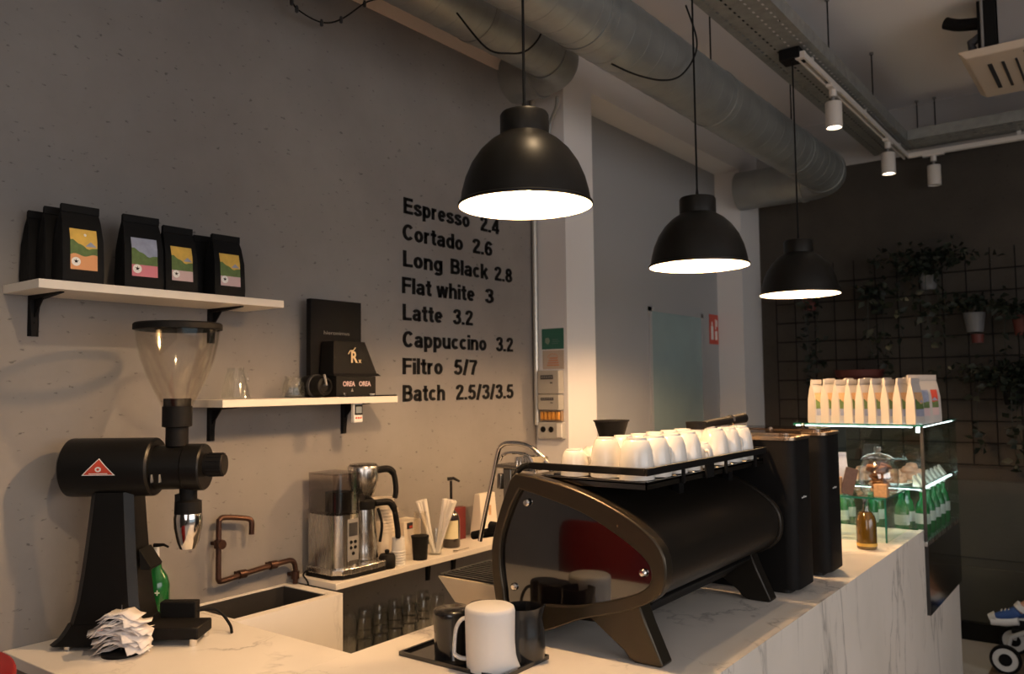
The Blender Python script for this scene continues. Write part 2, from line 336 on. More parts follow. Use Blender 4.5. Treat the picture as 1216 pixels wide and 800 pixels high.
# bold grotesque letters drawn as ribbons (cap height 1)
def _glyphs():
    h = 0.09; H = 1 - h; X = 0.73 - h; b = h; mid = (X + b) / 2; ry = (X - b) / 2
    def A(cx, cy, rx, ry_, a0, a1, n=12): return [(cx + rx * math.cos(math.radians(a0 + (a1 - a0) * i / n)), cy + ry_ * math.sin(math.radians(a0 + (a1 - a0) * i / n))) for i in range(n + 1)]
    def S(pts, n=4): return [(p.x, p.y) for p in catmull([(x, y, 0) for x, y in pts], n)]
    st = lambda x, y0, y1: [(x, y0), (x, y1)]
    bowl = lambda cx: A(cx, mid, 0.19, ry, 0, 360, 24); arch = [(h, 0.40)] + A(0.28, 0.46, 0.19, X - 0.46, 180, 0) + [(0.47, 0)]
    G = {'E': (0.62, [st(h, 0, 1), [(h, H), (0.61, H)], [(h, 0.52), (0.57, 0.52)], [(h, b), (0.62, b)]]), 'F': (0.58, [st(h, 0, 1), [(h, H), (0.58, H)], [(h, 0.51), (0.54, 0.51)]]),
         'L': (0.57, [st(h, 0, 1), [(h, b), (0.57, b)]]), 'C': (0.69, [A(0.36, 0.5, 0.27, 0.41, 42, 318, 24)]),
         'B': (0.66, [st(h, 0, 1), [(h, H), (0.36, H)] + A(0.36, (H + 0.52) / 2, 0.17, (H - 0.52) / 2, 90, -90) + [(h, 0.52)], [(0.3, 0.52)] + A(0.38, (0.52 + b) / 2, 0.19, (0.52 - b) / 2, 90, -90) + [(h, b)]]),
         'a': (0.57, [A(0.27, 0.50, 0.18, X - 0.50, 165, 0) + [(0.45, 0.10), (0.49, 0.0)], [(0.45, 0.42), (0.26, 0.385)] + A(0.23, 0.235, 0.14, 0.145, 90, 270) + [(0.32, 0.10), (0.45, 0.22)]]),
         'c': (0.53, [A(0.28, mid, 0.19, ry, 45, 315, 20)]), 'd': (0.57, [bowl(0.28), st(0.47, 0, 1)]), 'e': (0.56, [[(0.12, mid), (0.46, mid)] , A(0.28, mid, 0.19, ry, 0, 312, 20)]),
         'g': (0.57, [bowl(0.28), [(0.47, 0.73), (0.47, -0.06)] + A(0.28, -0.06, 0.19, 0.11, 0, -155)]), 'h': (0.57, [st(h, 0, 1), arch]), 'i': (0.18, [st(h, 0, 0.73), st(h, 0.83, 1)]),
         'k': (0.56, [st(h, 0, 1), [(0.12, 0.26), (0.47, 0.73)], [(0.24, 0.44), (0.50, 0)]]), 'l': (0.18, [st(h, 0, 1)]), 'n': (0.57, [st(h, 0, 0.73), arch]), 'o': (0.57, [bowl(0.285)]),
         'p': (0.57, [bowl(0.28), st(h, -0.25, 0.73)]), 'r': (0.38, [st(h, 0, 0.73), [(h, 0.38)] + A(0.30, 0.42, 0.21, X - 0.42, 180, 85)]),
         's': (0.53, [S([(0.45, 0.53), (0.38, 0.62), (0.26, X + 0.005), (0.12, 0.60), (0.10, 0.49), (0.25, 0.385), (0.43, 0.29), (0.43, 0.14), (0.27, b - 0.01), (0.13, 0.12), (0.06, 0.22)])]),
         't': (0.36, [[(0.18, 0.95), (0.18, 0.20), (0.20, 0.12), (0.26, 0.085), (0.36, 0.085)], [(0.0, 0.655), (0.35, 0.655)]]), 'u': (0.57, [[(h, 0.73), (h, 0.28)] + A(0.28, 0.27, 0.19, 0.18, 180, 360), st(0.47, 0, 0.73)]),
         'w': (0.82, [[(0.075, 0.73), (0.23, 0.0)], [(0.23, 0.0), (0.41, 0.73)], [(0.41, 0.73), (0.59, 0.0)], [(0.59, 0.0), (0.745, 0.73)]]),
         '2': (0.57, [S([(0.09, 0.70), (0.15, 0.86), (0.31, H), (0.46, 0.83), (0.42, 0.60), (0.24, 0.36), (0.10, 0.10)]), [(0.04, b), (0.56, b)]]),
         '3': (0.57, [S([(0.09, 0.74), (0.16, 0.87), (0.30, H), (0.45, 0.84), (0.43, 0.62), (0.25, 0.53)]), S([(0.25, 0.53), (0.45, 0.44), (0.48, 0.22), (0.30, b - 0.01), (0.14, 0.13), (0.08, 0.27)])]),
         '4': (0.58, [st(0.42, 0, 1), [(0.40, 0.95), (0.08, 0.33)], [(0.02, 0.26), (0.58, 0.26)]]), '5': (0.57, [[(0.52, H), (0.14, H)], [(0.17, H), (0.11, 0.50)], S([(0.11, 0.50), (0.28, 0.58), (0.46, 0.46), (0.47, 0.22), (0.30, b - 0.01), (0.14, 0.12), (0.08, 0.24)])]),
         '6': (0.58, [A(0.29, 0.32, 0.19, 0.235, 0, 360, 24), S([(0.10, 0.32), (0.12, 0.68), (0.27, 0.91), (0.42, 0.88), (0.49, 0.76)])]), '7': (0.57, [[(0.03, H), (0.55, H)], [(0.52, 0.90), (0.34, 0.52), (0.23, 0)]]),
         '8': (0.58, [A(0.29, 0.715, 0.165, 0.195, 0, 360, 22), A(0.29, 0.295, 0.195, 0.21, 0, 360, 22)]), '.': (0.19, [st(h, 0, 0.18)]), '/': (0.36, [[(0.05, -0.04), (0.31, 1.02)]])}
    return G
GLY = _glyphs()
def letter_mesh(ch, sx, sy, th, m):
    key = 'letter_%s_%.4f' % (ch, sx); t = 0.090
    if key in MATS: return MATS[key]
    vs = []; fs = []
    for ln in GLY[ch][1]:
        P = [Vector((x, y)) for x, y in ln]; n = len(P); closed = (P[0] - P[-1]).length < 1e-4; base = len(vs)
        for i, p in enumerate(P):
            a = P[i - 1] if i > 0 else (P[-2] if closed else p); c = P[i + 1] if i < n - 1 else (P[1] if closed else p)
            d1 = (p - a).normalized() if (p - a).length > 0 else (c - p).normalized(); d2 = (c - p).normalized() if (c - p).length > 0 else d1
            nn = (Vector((-d1.y, d1.x)) + Vector((-d2.y, d2.x))).normalized(); k = t / max(0.6, nn.dot(Vector((-d1.y, d1.x))))
            for s_ in (1, -1):
                q = p + nn * k * s_
                for z in (0.0, th): vs.append((q.x * sx, q.y * sy, z))
        for i in range(n - 1):
            o = base + 4 * i
            fs += [(o + 1, o + 3, o + 7, o + 5), (o, o + 1, o + 5, o + 4), (o + 2, o + 6, o + 7, o + 3)]
        fs += [(base, base + 2, base + 3, base + 1), (base + 4 * n - 4, base + 4 * n - 3, base + 4 * n - 1, base + 4 * n - 2)]
    me = bpy.data.meshes.new('letter'); me.from_pydata(vs, [], fs); me.materials.append(m); MATS[key] = me; return me
def write_word(root, s, y0, y1, cap, th, m):
    adv = 0; pos = []
    for ch in s:
        if ch == ' ': adv += 0.30; continue
        pos.append((ch, adv)); adv += GLY[ch][0] + 0.085
    sx = (y1 - y0) / (adv - 0.085)
    for ch, a in pos:
        o = bpy.data.objects.new('letter', letter_mesh(ch, sx, cap, th, m)); COL.objects.link(o); o.parent = root
        o.matrix_local = face_px(0, y0 + a * sx, 0)

# ================================================================== SETTING
WX = -2.28; FY = 5.70; CZ = 3.30
structure(MB().box(WX - 0.2, 3.3, -2.5, FY + 0.2, -0.1, 0), 'floor', FLOOR)
structure(MB().box(WX - 0.2, 3.3, -2.5, FY + 0.2, CZ, CZ + 0.1), 'ceiling', CEIL)
wl = structure(MB().box(WX - 0.2, WX, -2.5, 3.2, 0, 2.99), 'wall_left', WALL)
rec = MB().box(WX - 0.2, WX, 3.45, 5.36, 0, 2.99).build('recess_panel', RECESS, wl, smooth=False)
structure(MB().box(WX - 0.2, WX + 0.005, -2.5, 3.2, 2.99, CZ), 'trim_1', CREAM)
structure(MB().box(WX - 0.2, -2.10, 3.2, 3.45, 0, CZ), 'trim_2', PAINT)
structure(MB().box(WX - 0.2, -2.10, 5.36, FY, 0, CZ), 'trim_3', PAINT)
structure(MB().box(WX - 0.2, -2.10, 3.45, 5.36, 2.99, CZ), 'trim_4', PAINT)
structure(MB().box(WX - 0.2, 3.3, FY, FY + 0.2, 0, CZ), 'wall_far', FARW)
structure(MB().box(-2.10, 3.3, FY - 0.012, FY, 2.985, CZ), 'trim_6', mat('upper_grey', (0.42, 0.40, 0.39), 0.8))
structure(MB().box(WX - 0.2, 3.3, -2.7, -2.5, 0, CZ), 'wall_back', FARW)
wr = MB().box(3.3, 3.5, -2.5, FY + 0.2, 0, 0.4).box(3.3, 3.5, -2.5, FY + 0.2, 2.6, CZ).box(3.3, 3.5, -2.5, -0.9, 0.4, 2.6).box(3.3, 3.5, 3.3, FY + 0.2, 0.4, 2.6)
structure(wr, 'wall_right', PAINT)
wn = MB()
for y in (-0.9, 1.17, 3.24): wn.box(3.34, 3.42, y, y + 0.06, 0.4, 2.6)
wn.box(3.34, 3.42, -0.9, 3.3, 0.4, 0.46).box(3.34, 3.42, -0.9, 3.3, 2.54, 2.6)
win = structure(wn, 'window_1', BLACK)
MB().box(3.37, 3.38, -0.84, 1.17, 0.46, 2.54).build('pane', PANE, win); MB().box(3.37, 3.38, 1.23, 3.24, 0.46, 2.54).build('pane', PANE, win)
# wainscot and skirting on the far wall, each panel its own piece
wa = structure(MB().box(-2.1, 3.3, FY - 0.035, FY - 0.028, 0.10, 0.947), 'trim_5', PANEL)
for i in range(5):
    x0 = -2.09 + i * 1.06
    MB().box(x0, x0 + 1.05, FY - 0.045, FY - 0.03, 0.485, 0.945).build('panel', PANEL, wa, bevel=0.003)
    MB().box(x0, x0 + 1.05, FY - 0.045, FY - 0.03, 0.11, 0.43).build('panel', PANEL, wa, bevel=0.003)
structure(MB().box(-2.1, 3.3, FY - 0.06, FY - 0.02, 0, 0.10), 'baseboard_far', BLACKM)
# floor boards near the stroller
fl = bpy.data.objects['floor']
bm0 = None
for i in range(10):
    for j in range(3):
        x0 = -0.70 + i * 0.16; y0 = 3.86 + j * 0.585
        if y0 + 0.58 > FY - 0.05: continue
        if bm0 is None:
            bm0 = MB().box(0, 0.155, 0, 0.58, 0, 0.004).build('floorboard', mat('board_brown', (0.14, 0.095, 0.06), 0.45, noise=0.25, nscale=6), fl, bevel=0.001); c = bm0
        else: c = bm0.copy(); COL.objects.link(c)
        c.location = (x0, y0, 0)
# door_1: frosted glass door in the recess
d1 = structure(MB().box(WX, WX + 0.012, 4.34, 4.37, 0, 2.0).box(WX, WX + 0.012, 5.06, 5.09, 0, 2.0).box(WX, WX + 0.012, 4.34, 5.09, 1.975, 2.0), 'door_1', RECESS)
MB().box(WX, WX + 0.01, 4.37, 5.06, 0.0, 1.975).build('glass_leaf', FROST, d1)
MB().tube([(WX + 0.05, 4.98, 0.9), (WX + 0.05, 4.98, 1.2)], 0.01).build('door_handle', STEEL, d1)

# ------------------------------------------------------------------ counters
BX = -1.55; CX = -0.77
cn = thing('service_counter', (-1.16, 2.8, 0), 'long white veined marble bar counter carrying the espresso machine', 'counter', world=True)
MB().box(BX, CX - 0.02, 0.90, 3.93, 0.872, 0.90).build('worktop', MARBLE, cn)
MB().box(CX - 0.02, CX, 0.90, 3.955, 0, 0.90).build('front_panel', MARBLE, cn)
MB().box(BX, BX + 0.02, 0.92, 3.93, 0.0, 0.872).build('back_panel', mat('carcass_grey', (0.5, 0.49, 0.48), 0.6), cn)
cp = thing('case_plinth', (-1.16, 4.35, 0), 'low marble plinth under the black base of the display case', 'plinth', world=True)
MB().box(CX - 0.02, CX, 3.956, 4.74, 0, 0.535).build('front_panel', MARBLE, cp)
MB().box(BX + 0.02, CX - 0.02, 4.72, 4.74, 0, 0.535).build('end_panel', MARBLE, cp)
MB().box(BX + 0.02, CX - 0.02, 3.96, 4.72, 0.515, 0.535).build('top_panel', MARBLE, cp)
MB().box(BX, CX - 0.02, 0.90, 0.92, 0, 0.872).build('end_panel', MARBLE, cn)
rt = thing('return_counter', (-1.9, 1.14, 0), 'marble return worktop between wall and bar, under the black grinder', 'counter', world=True)
MB().box(WX, BX, 0.90, 1.39, 0.872, 0.90).build('worktop', MARBLE, rt, bevel=0.002)
MB().box(WX, BX, 0.915, 0.935, 0, 0.872).build('front_panel', mat('carcass_brown', (0.25, 0.2, 0.17), 0.6), rt)
MB().box(WX, BX, 1.36, 1.38, 0, 0.872).build('back_panel', MARBLE, rt)
sk = thing('sink_unit', (-2.15, 1.58, 0), 'small marble sink unit with dark steel basin under copper tap', 'sink', world=True)
b = MB().box(WX, -2.02, 1.39, 1.405, 0.872, 0.90).box(WX, -2.02, 1.735, 1.775, 0.872, 0.90).box(WX, -2.262, 1.405, 1.735, 0.872, 0.90).box(-2.052, -2.02, 1.405, 1.735, 0.872, 0.90)
b.build('worktop', MARBLE, sk)
MB().box(-2.04, -2.02, 1.39, 1.775, 0, 0.872).build('front_panel', MARBLE, sk)
MB().box(WX, -2.04, 1.755, 1.775, 0, 0.872).build('end_panel', MARBLE, sk)
bs = MB().box(-2.262, -2.052, 1.405, 1.735, 0.74, 0.744).box(-2.262, -2.259, 1.405, 1.735, 0.744, 0.898).box(-2.055, -2.052, 1.405, 1.735, 0.744, 0.898).box(-2.259, -2.055, 1.405, 1.408, 0.744, 0.898).box(-2.259, -2.055, 1.732, 1.735, 0.744, 0.898)
bs.build('basin', SINKM, sk)
MB().lathe([(0, 0), (0.018, 0), (0.018, 0.002), (0, 0.002)], (-2.16, 1.57, 0.744), 20).build('drain', CHROME, sk)

# copper tap and pipe on the wall
tp = thing('copper_tap', (-2.255, 1.48, 0.90), 'aged copper pipe tap bent over the small sink', 'tap', world=True)
px = -2.245
MB().tube(catmull([(px, 1.768, 0.902), (px, 1.768, 0.955), (px, 1.755, 0.978), (px, 1.72, 0.98), (px, 1.6, 0.972), (px, 1.5, 0.962), (px, 1.484, 0.968), (px, 1.482, 0.99), (px, 1.482, 1.13), (px, 1.486, 1.148), (px, 1.505, 1.152), (px, 1.575, 1.14), (px + 0.004, 1.592, 1.132), (px + 0.006, 1.595, 1.118), (px + 0.006, 1.594, 1.088)], 4), 0.0085, 10).build('pipe', COPPER, tp)
for y, z, ax in ((1.482, 1.075, 'Z'), (1.565, 0.970, 'Y'), (1.68, 0.978, 'Y'), (1.768, 0.93, 'Z')):
    R = None if ax == 'Z' else Matrix.Rotation(PI / 2, 3, 'X')
    MB().lathe([(0.0, -0.012), (0.0135, -0.012), (0.0135, 0.012), (0, 0.012)], (px, y, z), 12, R).build('pipe_collar', COPPER, tp)
    MB().box(WX, px, y - 0.005, y + 0.005, z - 0.005, z + 0.005).build('wall_clip', COPPER, tp)
MB().lathe([(0, -0.004), (0.014, -0.004), (0.014, 0.004), (0, 0.004)], (px + 0.016, 1.482, 1.075), 12, Matrix.Rotation(PI / 2, 3, 'Y')).build('tap_knob', COPPER, tp)

# ------------------------------------------------------------------ menu lettering
rows = [('Espresso', 2.315, 2.717, '2.4', 2.791, 2.924), ('Cortado', 2.309, 2.671, '2.6', 2.737, 2.873), ('Long', 2.311, 2.54, 'Black', 2.593, 2.841, '2.8', 2.889, 3.018),
        ('Flat white', 2.305, 2.746, '3', 2.821, 2.878), ('Latte', 2.308, 2.538, '3.2', 2.606, 2.733), ('Cappuccino', 2.307, 2.824, '3.2', 2.895, 3.018), ('Filtro', 2.306, 2.536, '5/7', 2.609, 2.758), ('Batch', 2.306, 2.55, '2.5/3/3.5', 2.619, 3.016)]
for i, r in enumerate(rows):
    zb = 2.228 - i * 0.1058
    g = thing('menu_line', (WX, 2.31, zb), 'black wall lettering of the drinks menu, line reading "%s"' % ' '.join(r[0::3]), 'lettering', 'menu lines on the plaster wall')
    for k in range(0, len(r), 3): write_word(g, r[k], r[k + 1] - 2.31, r[k + 2] - 2.31, 0.064, 0.004, BLACKM)

# ------------------------------------------------------------------ shelves
def bracket(parent, y, ztop, depth, h):
    b = MB()
    b.hexa([(WX, y - 0.014, ztop - h), (WX + 0.006, y - 0.006, ztop - h), (WX + 0.006, y + 0.006, ztop - h), (WX, y + 0.014, ztop - h)][:4], [(WX, y - 0.014, ztop), (WX + 0.012, y - 0.014, ztop), (WX + 0.012, y + 0.014, ztop), (WX, y + 0.014, ztop)])
    b.hexa([(WX, y - 0.014, ztop - 0.012), (WX + depth, y - 0.004, ztop - 0.003), (WX + depth, y + 0.004, ztop - 0.003), (WX, y + 0.014, ztop - 0.012)], [(WX, y - 0.014, ztop), (WX + depth, y - 0.005, ztop), (WX + depth, y + 0.005, ztop), (WX, y + 0.014, ztop)])
    b.prism([(WX + 0.004, ztop - 0.06), (WX + 0.06, ztop - 0.004), (WX + 0.004, ztop - 0.004)], y - 0.002, y + 0.002)
    for dz in (0.03, 0.07): b.lathe([(0, 0), (0.003, 0), (0.003, 0.002), (0, 0.002)], (WX + 0.011, y, ztop - dz), 8, Matrix.Rotation(PI / 2, 3, 'Y'))
    return b.build('bracket', BLACKM, parent)
us = thing('wall_shelf', (WX, 1.24, 1.79), 'upper white wall shelf with black brackets carrying the black coffee bags', 'shelf', world=True)
MB().box(WX, -2.08, 0.882, 1.592, 1.790, 1.812).build('board', SHELFW, us, bevel=0.001)
bracket(us, 0.955, 1.790, 0.16, 0.105); bracket(us, 1.472, 1.790, 0.16, 0.105)
ls = thing('wall_shelf', (WX, 1.75, 1.49), 'lower white wall shelf holding glass servers and the black boxes', 'shelf', world=True)
MB().box(WX, -2.10, 1.395, 2.10, 1.490, 1.512).build('board', SHELFW, ls, bevel=0.001)
bracket(ls, 1.474, 1.490, 0.14, 0.105); bracket(ls, 2.007, 1.490, 0.14, 0.11)
bs_ = thing('wall_shelf', (WX, 2.3, 0.90), 'low white wall shelf carrying the batch coffee brewer and straws', 'shelf', world=True)
MB().box(WX, -2.065, 1.786, 3.0, 0.900, 0.920).build('board', SHELFW, bs_, bevel=0.001)
for y in (1.85, 2.442, 2.594): bracket(bs_, y, 0.900, 0.15, 0.12)

# ------------------------------------------------------------------ coffee bags
def bag(root, w, d, h, mb_mat, fold=0.02, lean=0.0):
    """front face looks +X (local), width along Y; bottom block, narrowed flat top with a folded strip"""
    rows_ = [(0, d / 2, w / 2), (0.12 * h, d / 2 * 1.04, w / 2 * 1.01), (0.55 * h, d / 2 * 0.86, w / 2 * 1.0), (0.80 * h, d / 2 * 0.45, w / 2 * 0.95), (0.90 * h, d / 2 * 0.12 + 0.001, w / 2 * 0.93), (h, d / 2 * 0.10 + 0.001, w / 2 * 0.92)]
    vs = []; fs = []
    for z, a, b in rows_:
        g = b * (0.90 if 0.3 * h < z < 0.85 * h else 0.99)
        vs += [(-a, -b, z), (0, -g, z), (a, -b, z), (a, b, z), (0, g, z), (-a, b, z)]
    for i in range(len(rows_) - 1):
        for k in range(6): k2 = (k + 1) % 6; fs.append((i * 6 + k, i * 6 + k2, i * 6 + 6 + k2, i * 6 + 6 + k))
    fs += [tuple(range(6))[::-1], tuple(range(len(vs) - 6, len(vs)))]
    m = MB(); m._add(vs, fs); p = m.build('pouch', mb_mat, root, ang=25)
    q = MB().box(0.001, 0.004 + d * 0.05, -w / 2 * 0.935, w / 2 * 0.935, h - fold, h + 0.002); q.build('folded_top', mb_mat, root, bevel=0.001)
def bag_x(d, h, z):   # front surface x at height z
    R = [(0, d / 2), (0.12 * h, d / 2 * 1.04), (0.55 * h, d / 2 * 0.86), (0.80 * h, d / 2 * 0.45), (0.90 * h, d / 2 * 0.12 + 0.001), (h, d / 2 * 0.1 + 0.001)]
    for (z0, a), (z1, b) in zip(R, R[1:]):
        if z <= z1: return a + (b - a) * (z - z0) / (z1 - z0)
    return R[-1][1]
def label_card(root, w, h, d, bh, z0, sky, strip, roundel=True, mid=HILL, sun=True):
    mb = MB(); N = 8
    def pt(u, v, e): z = z0 + v * h; return (bag_x(d, bh, z) + e, (u - 0.5) * w, z)
    def band(fn0, fn1, m, e):
        mb.use(m); n = 10; vs = []; fs = []; K = 5
        for i in range(n + 1):
            u = i / n
            for k in range(K + 1): vs.append(pt(u, fn0(u) + (fn1(u) - fn0(u)) * k / K, e))
        for i in range(n):
            for k in range(K): a = i * (K + 1) + k; fs.append((a, a + K + 1, a + K + 2, a + 1))
        mb._add(vs, fs)
    hill = lambda u: 0.62 + 0.10 * math.cos(u * 4.2) + 0.02 * math.sin(u * 17)
    band(lambda u: 0.0, lambda u: 0.30, strip, 0.0022); band(lambda u: hill(u), lambda u: 1.0, sky, 0.0022)
    band(lambda u: 0.30, hill, mid, 0.0022)
    band(lambda u: 0.30, lambda u: 0.36 + 0.03 * math.sin(u * 9), PEACH if strip == PEACH else HILL, 0.0026)
    if sun: mb.use(WHITE); mb.poly([pt(0.56 + 0.05 * math.cos(a), 0.86 + 0.035 * math.sin(a), 0.0028) for a in [2 * PI * k / 12 for k in range(12)]])
    mb.use(BLUEP); mb.poly([pt(0.55, 0.58, 0.0028), pt(0.75, 0.70, 0.0028), pt(0.98, 0.58, 0.0028)])
    if roundel:
        R = 0.17; mb.use(WHITE); mb.poly([pt(0.20 + R * math.cos(a), 0.19 + R * w / h * math.sin(a), 0.003) for a in [2 * PI * k / 20 for k in range(20)]])
        mb.use(BLACKM)
        for a, l in ((0.4, 0.11), (1.5, 0.12), (2.6, 0.11), (3.9, 0.08), (5.4, 0.08)):
            c, s_ = math.cos(a), math.sin(a)
            mb.poly([pt(0.20 - s_ * 0.02, 0.19 + c * 0.02, 0.0034), pt(0.20 + c * l, 0.19 + s_ * l * w / h, 0.0034), pt(0.20 + s_ * 0.03, 0.19 - c * 0.03, 0.0034)])
    return mb.build('label', None, root, smooth=False, fix=False)
BG = 'black coffee bags on the upper shelf'
spec = [('black coffee bag with orange sunset label, foremost at left end of upper shelf', -2.115, 0.990, 0.100, 0.195, YEL, PEACH, True),
        ('plain black coffee bag second in the file behind the orange labelled bag', -2.178, 0.978, 0.100, 0.195, None, None, False),
        ('plain black coffee bag nearest the wall behind the orange labelled bag', -2.240, 0.965, 0.100, 0.190, None, None, False),
        ('black coffee bag with blue sky label and strong pink strip on the upper shelf', -2.125, 1.155, 0.106, 0.196, BLUEP, PINK, True),
        ('black coffee bag with yellow sky label, touching the pink striped bag', -2.115, 1.256, 0.095, 0.180, YEL, LPINK, True),
        ('black coffee bag with yellow sky label, rightmost on the upper shelf', -2.115, 1.408, 0.098, 0.178, YEL, LPINK, True),
        ('plain black coffee bag tucked behind the rightmost labelled bag', -2.180, 1.392, 0.098, 0.180, None, None, False)]
for lb, x, y, w_, h_, sky, st, lab in spec:
    g = thing('coffee_bag', (x, y, 1.812), lb, 'bag', BG)
    g.rotation_euler = (0, 0, random.uniform(-0.05, 0.05)); bag(g, w_, 0.058, h_, BAGB, 0.018)
    if lab: label_card(g, w_ * 0.66, h_ * 0.53, 0.058, h_, h_ * 0.16, sky, st, sun=(st == PEACH))

# ------------------------------------------------------------------ things on the lower wall shelf
Z1 = 1.512
g = thing('glass_server', (-2.17, 1.485, Z1), 'clear conical glass coffee server at left of the lower shelf', 'server')
MB().lathe([(0, 0.001), (0.042, 0.001), (0.045, 0.006), (0.040, 0.03), (0.028, 0.075), (0.024, 0.085), (0.027, 0.095), (0.0255, 0.095), (0.0225, 0.085), (0.0265, 0.075), (0.038, 0.03), (0.042, 0.007), (0, 0.004)], seg=28).build('flask', GLASS, g)
MB().tube(catmull([(0.024, 0.0, 0.085), (0.055, 0, 0.08), (0.06, 0, 0.05), (0.042, 0, 0.03)], 5), 0.003, 8).build('handle', GLASS, g)
g = thing('glass_server', (-2.17, 1.70, Z1), 'small clear glass server beside the black lens-like scale knob', 'server')
MB().lathe([(0, 0.001), (0.032, 0.001), (0.036, 0.008), (0.034, 0.045), (0.026, 0.062), (0.03, 0.07), (0.0285, 0.07), (0.0245, 0.062), (0.032, 0.045), (0.034, 0.009), (0, 0.004)], seg=28).build('flask', GLASS, g)
MB().tube(catmull([(0.026, -0.01, 0.062), (0.05, -0.02, 0.06), (0.052, -0.02, 0.03), (0.034, -0.012, 0.02)], 5), 0.003, 8).build('handle', GLASS, g)
g = thing('hand_grinder', (-2.15, 1.775, Z1 + 0.04), 'black round hand grinder lying on its side on the lower shelf', 'grinder')
R = Matrix.Rotation(PI / 2, 3, 'Y')
MB().lathe([(0, -0.05), (0.033, -0.05), (0.036, -0.045), (0.036, 0.02), (0.030, 0.03), (0.030, 0.045), (0.022, 0.048), (0.018, 0.038), (0, 0.038)], (0, 0, -0.003), 28, R).build('body', BLACKM, g)
MB().lathe([(0.0365, -0.005), (0.039, -0.003), (0.039, 0.008), (0.0365, 0.01)], (0, 0, -0.003), 28, R).build('grip_ring', DGREY, g)
MB().tube([(0.04, 0, 0), (0.052, 0, 0.0), (0.052, -0.01, 0.035)], 0.004, 8).build('crank', GREYP, g)
def flat_box(name, c, sx, sy, sz, m, label, cat, bevel=0.002):
    return single(MB().box(c[0] - sx / 2, c[0] + sx / 2, c[1] - sy / 2, c[1] + sy / 2, c[2], c[2] + sz), name, m, c, label, cat, bevel=bevel)
g = thing('display_board', (-2.225, 1.915, Z1), 'tall black board with faint grey letters standing against the wall', 'board', world=True)
MB().box(-2.235, -2.213, 1.803, 2.030, Z1, 1.846).build('panel', BLACKM, g, bevel=0.001)
text_mb(MB(), 'hieronimus', face_px(-2.2128, 1.86, 1.727), 0.115, 0.012, 0.0005, 0, GREYP).build('lettering', GREYP, g, smooth=False, fix=False)
g = thing('gift_box', (-2.17, 1.93, Z1 + 0.062), 'black carton with gold scroll monogram, standing on the lettered carton', 'box', world=True)
zb = Z1 + 0.074
MB().hexa([(-2.205, 1.835, zb), (-2.135, 1.835, zb), (-2.135, 2.035, zb), (-2.205, 2.035, zb)], [(-2.205, 1.845, zb + 0.115), (-2.145, 1.845, zb + 0.115), (-2.145, 1.985, zb + 0.115), (-2.205, 1.985, zb + 0.115)]).build('carton', BLACKM, g, bevel=0.001)
MB().hexa([(-2.208, 1.832, zb - 0.003), (-2.128, 1.832, zb - 0.003), (-2.128, 2.046, zb - 0.003), (-2.208, 2.046, zb - 0.003)], [(-2.206, 1.834, zb + 0.006), (-2.134, 1.834, zb + 0.006), (-2.134, 2.036, zb + 0.006), (-2.206, 2.036, zb + 0.006)]).build('flap', BLACKM, g)
mo = MB()
tx = -2.1375
text_mb(mo, 'R', face_px(tx, 1.915, zb + 0.042), 0.030, 0.040, 0.0008, 0.02, GOLD)
text_mb(mo, 'x', face_px(tx, 1.948, zb + 0.042), 0.014, 0.017, 0.0008, 0.02, GOLD)
mo.use(GOLD).tube([(tx + 0.001, 1.902, zb + 0.072), (tx + 0.001, 1.910, zb + 0.083), (tx + 0.001, 1.924, zb + 0.084), (tx + 0.001, 1.934, zb + 0.094)], 0.002, 5)
mo.build('monogram', GOLD, g, smooth=False, fix=False)
g = thing('filter_carton', (-2.17, 1.93, Z1), 'low black carton printed OREA twice, under the monogram box', 'box', world=True)
MB().box(-2.21, -2.128, 1.842, 2.02, Z1 + 0.002, Z1 + 0.070).build('carton', BLACKM, g, bevel=0.001)
for y0 in (1.870, 1.942):
    text_mb(MB(), 'OREA', face_px(-2.1278, y0, Z1 + 0.036), 0.054, 0.017, 0.0006, 0.03, LPINK).build('lettering', LPINK, g, smooth=False, fix=False)
mo = MB().use(GREYP); mo.poly([(-2.1272, 1.905, Z1 + 0.018), (-2.1272, 1.917, Z1 + 0.018), (-2.1272, 1.911, Z1 + 0.030)]); mo.build('emblem', GREYP, g, smooth=False, fix=False)
single(MB().box(-2.125, -2.103, 1.85, 2.098, Z1, Z1 + 0.005), 'tasting_tray', GLOSSB, (-2.114, 1.97, Z1), 'thin glossy black tray along the front edge of the lower shelf', 'tray', bevel=0.001)
single(MB().lathe([(0, 0.0), (0.006, 0.0), (0.0105, 0.004), (0.010, 0.005), (0.004, 0.002), (0, 0.002)], (-2.114, 1.99, Z1 + 0.005), 24), 'sample_dish', PORC, (-2.114, 1.99, Z1 + 0.005), 'tiny white dish on the glossy black tray', 'dish')
single(MB().lathe([(0, 0.0), (0.005, 0.0), (0.0065, 0.01), (0, 0.012)], (-2.114, 1.866, Z1 + 0.005), 14), 'metal_knob', CHROME, (-2.114, 1.866, Z1 + 0.005), 'small shiny metal knob at left end of the black tray', 'knob')
g = thing('digital_timer', (-2.12, 1.925, 1.425), 'small digital timer with grey display clipped under the lower shelf', 'timer', world=True)
MB().box(-2.128, -2.112, 1.905, 1.945, 1.425, 1.490).build('case', WPLA, g, bevel=0.003)
MB().box(-2.113, -2.1105, 1.908, 1.942, 1.451, 1.486).build('bezel', BLACKM, g)
MB().box(-2.111, -2.1095, 1.912, 1.938, 1.457, 1.479).build('screen', mat('lcd', (0.20, 0.23, 0.25), 0.3), g)
for y in (1.915, 1.925, 1.935): MB().lathe([(0, 0), (0.0035, 0), (0.003, 0.002), (0, 0.002)], (-2.112, y, 1.441), 10, R).build('button', REDS, g)

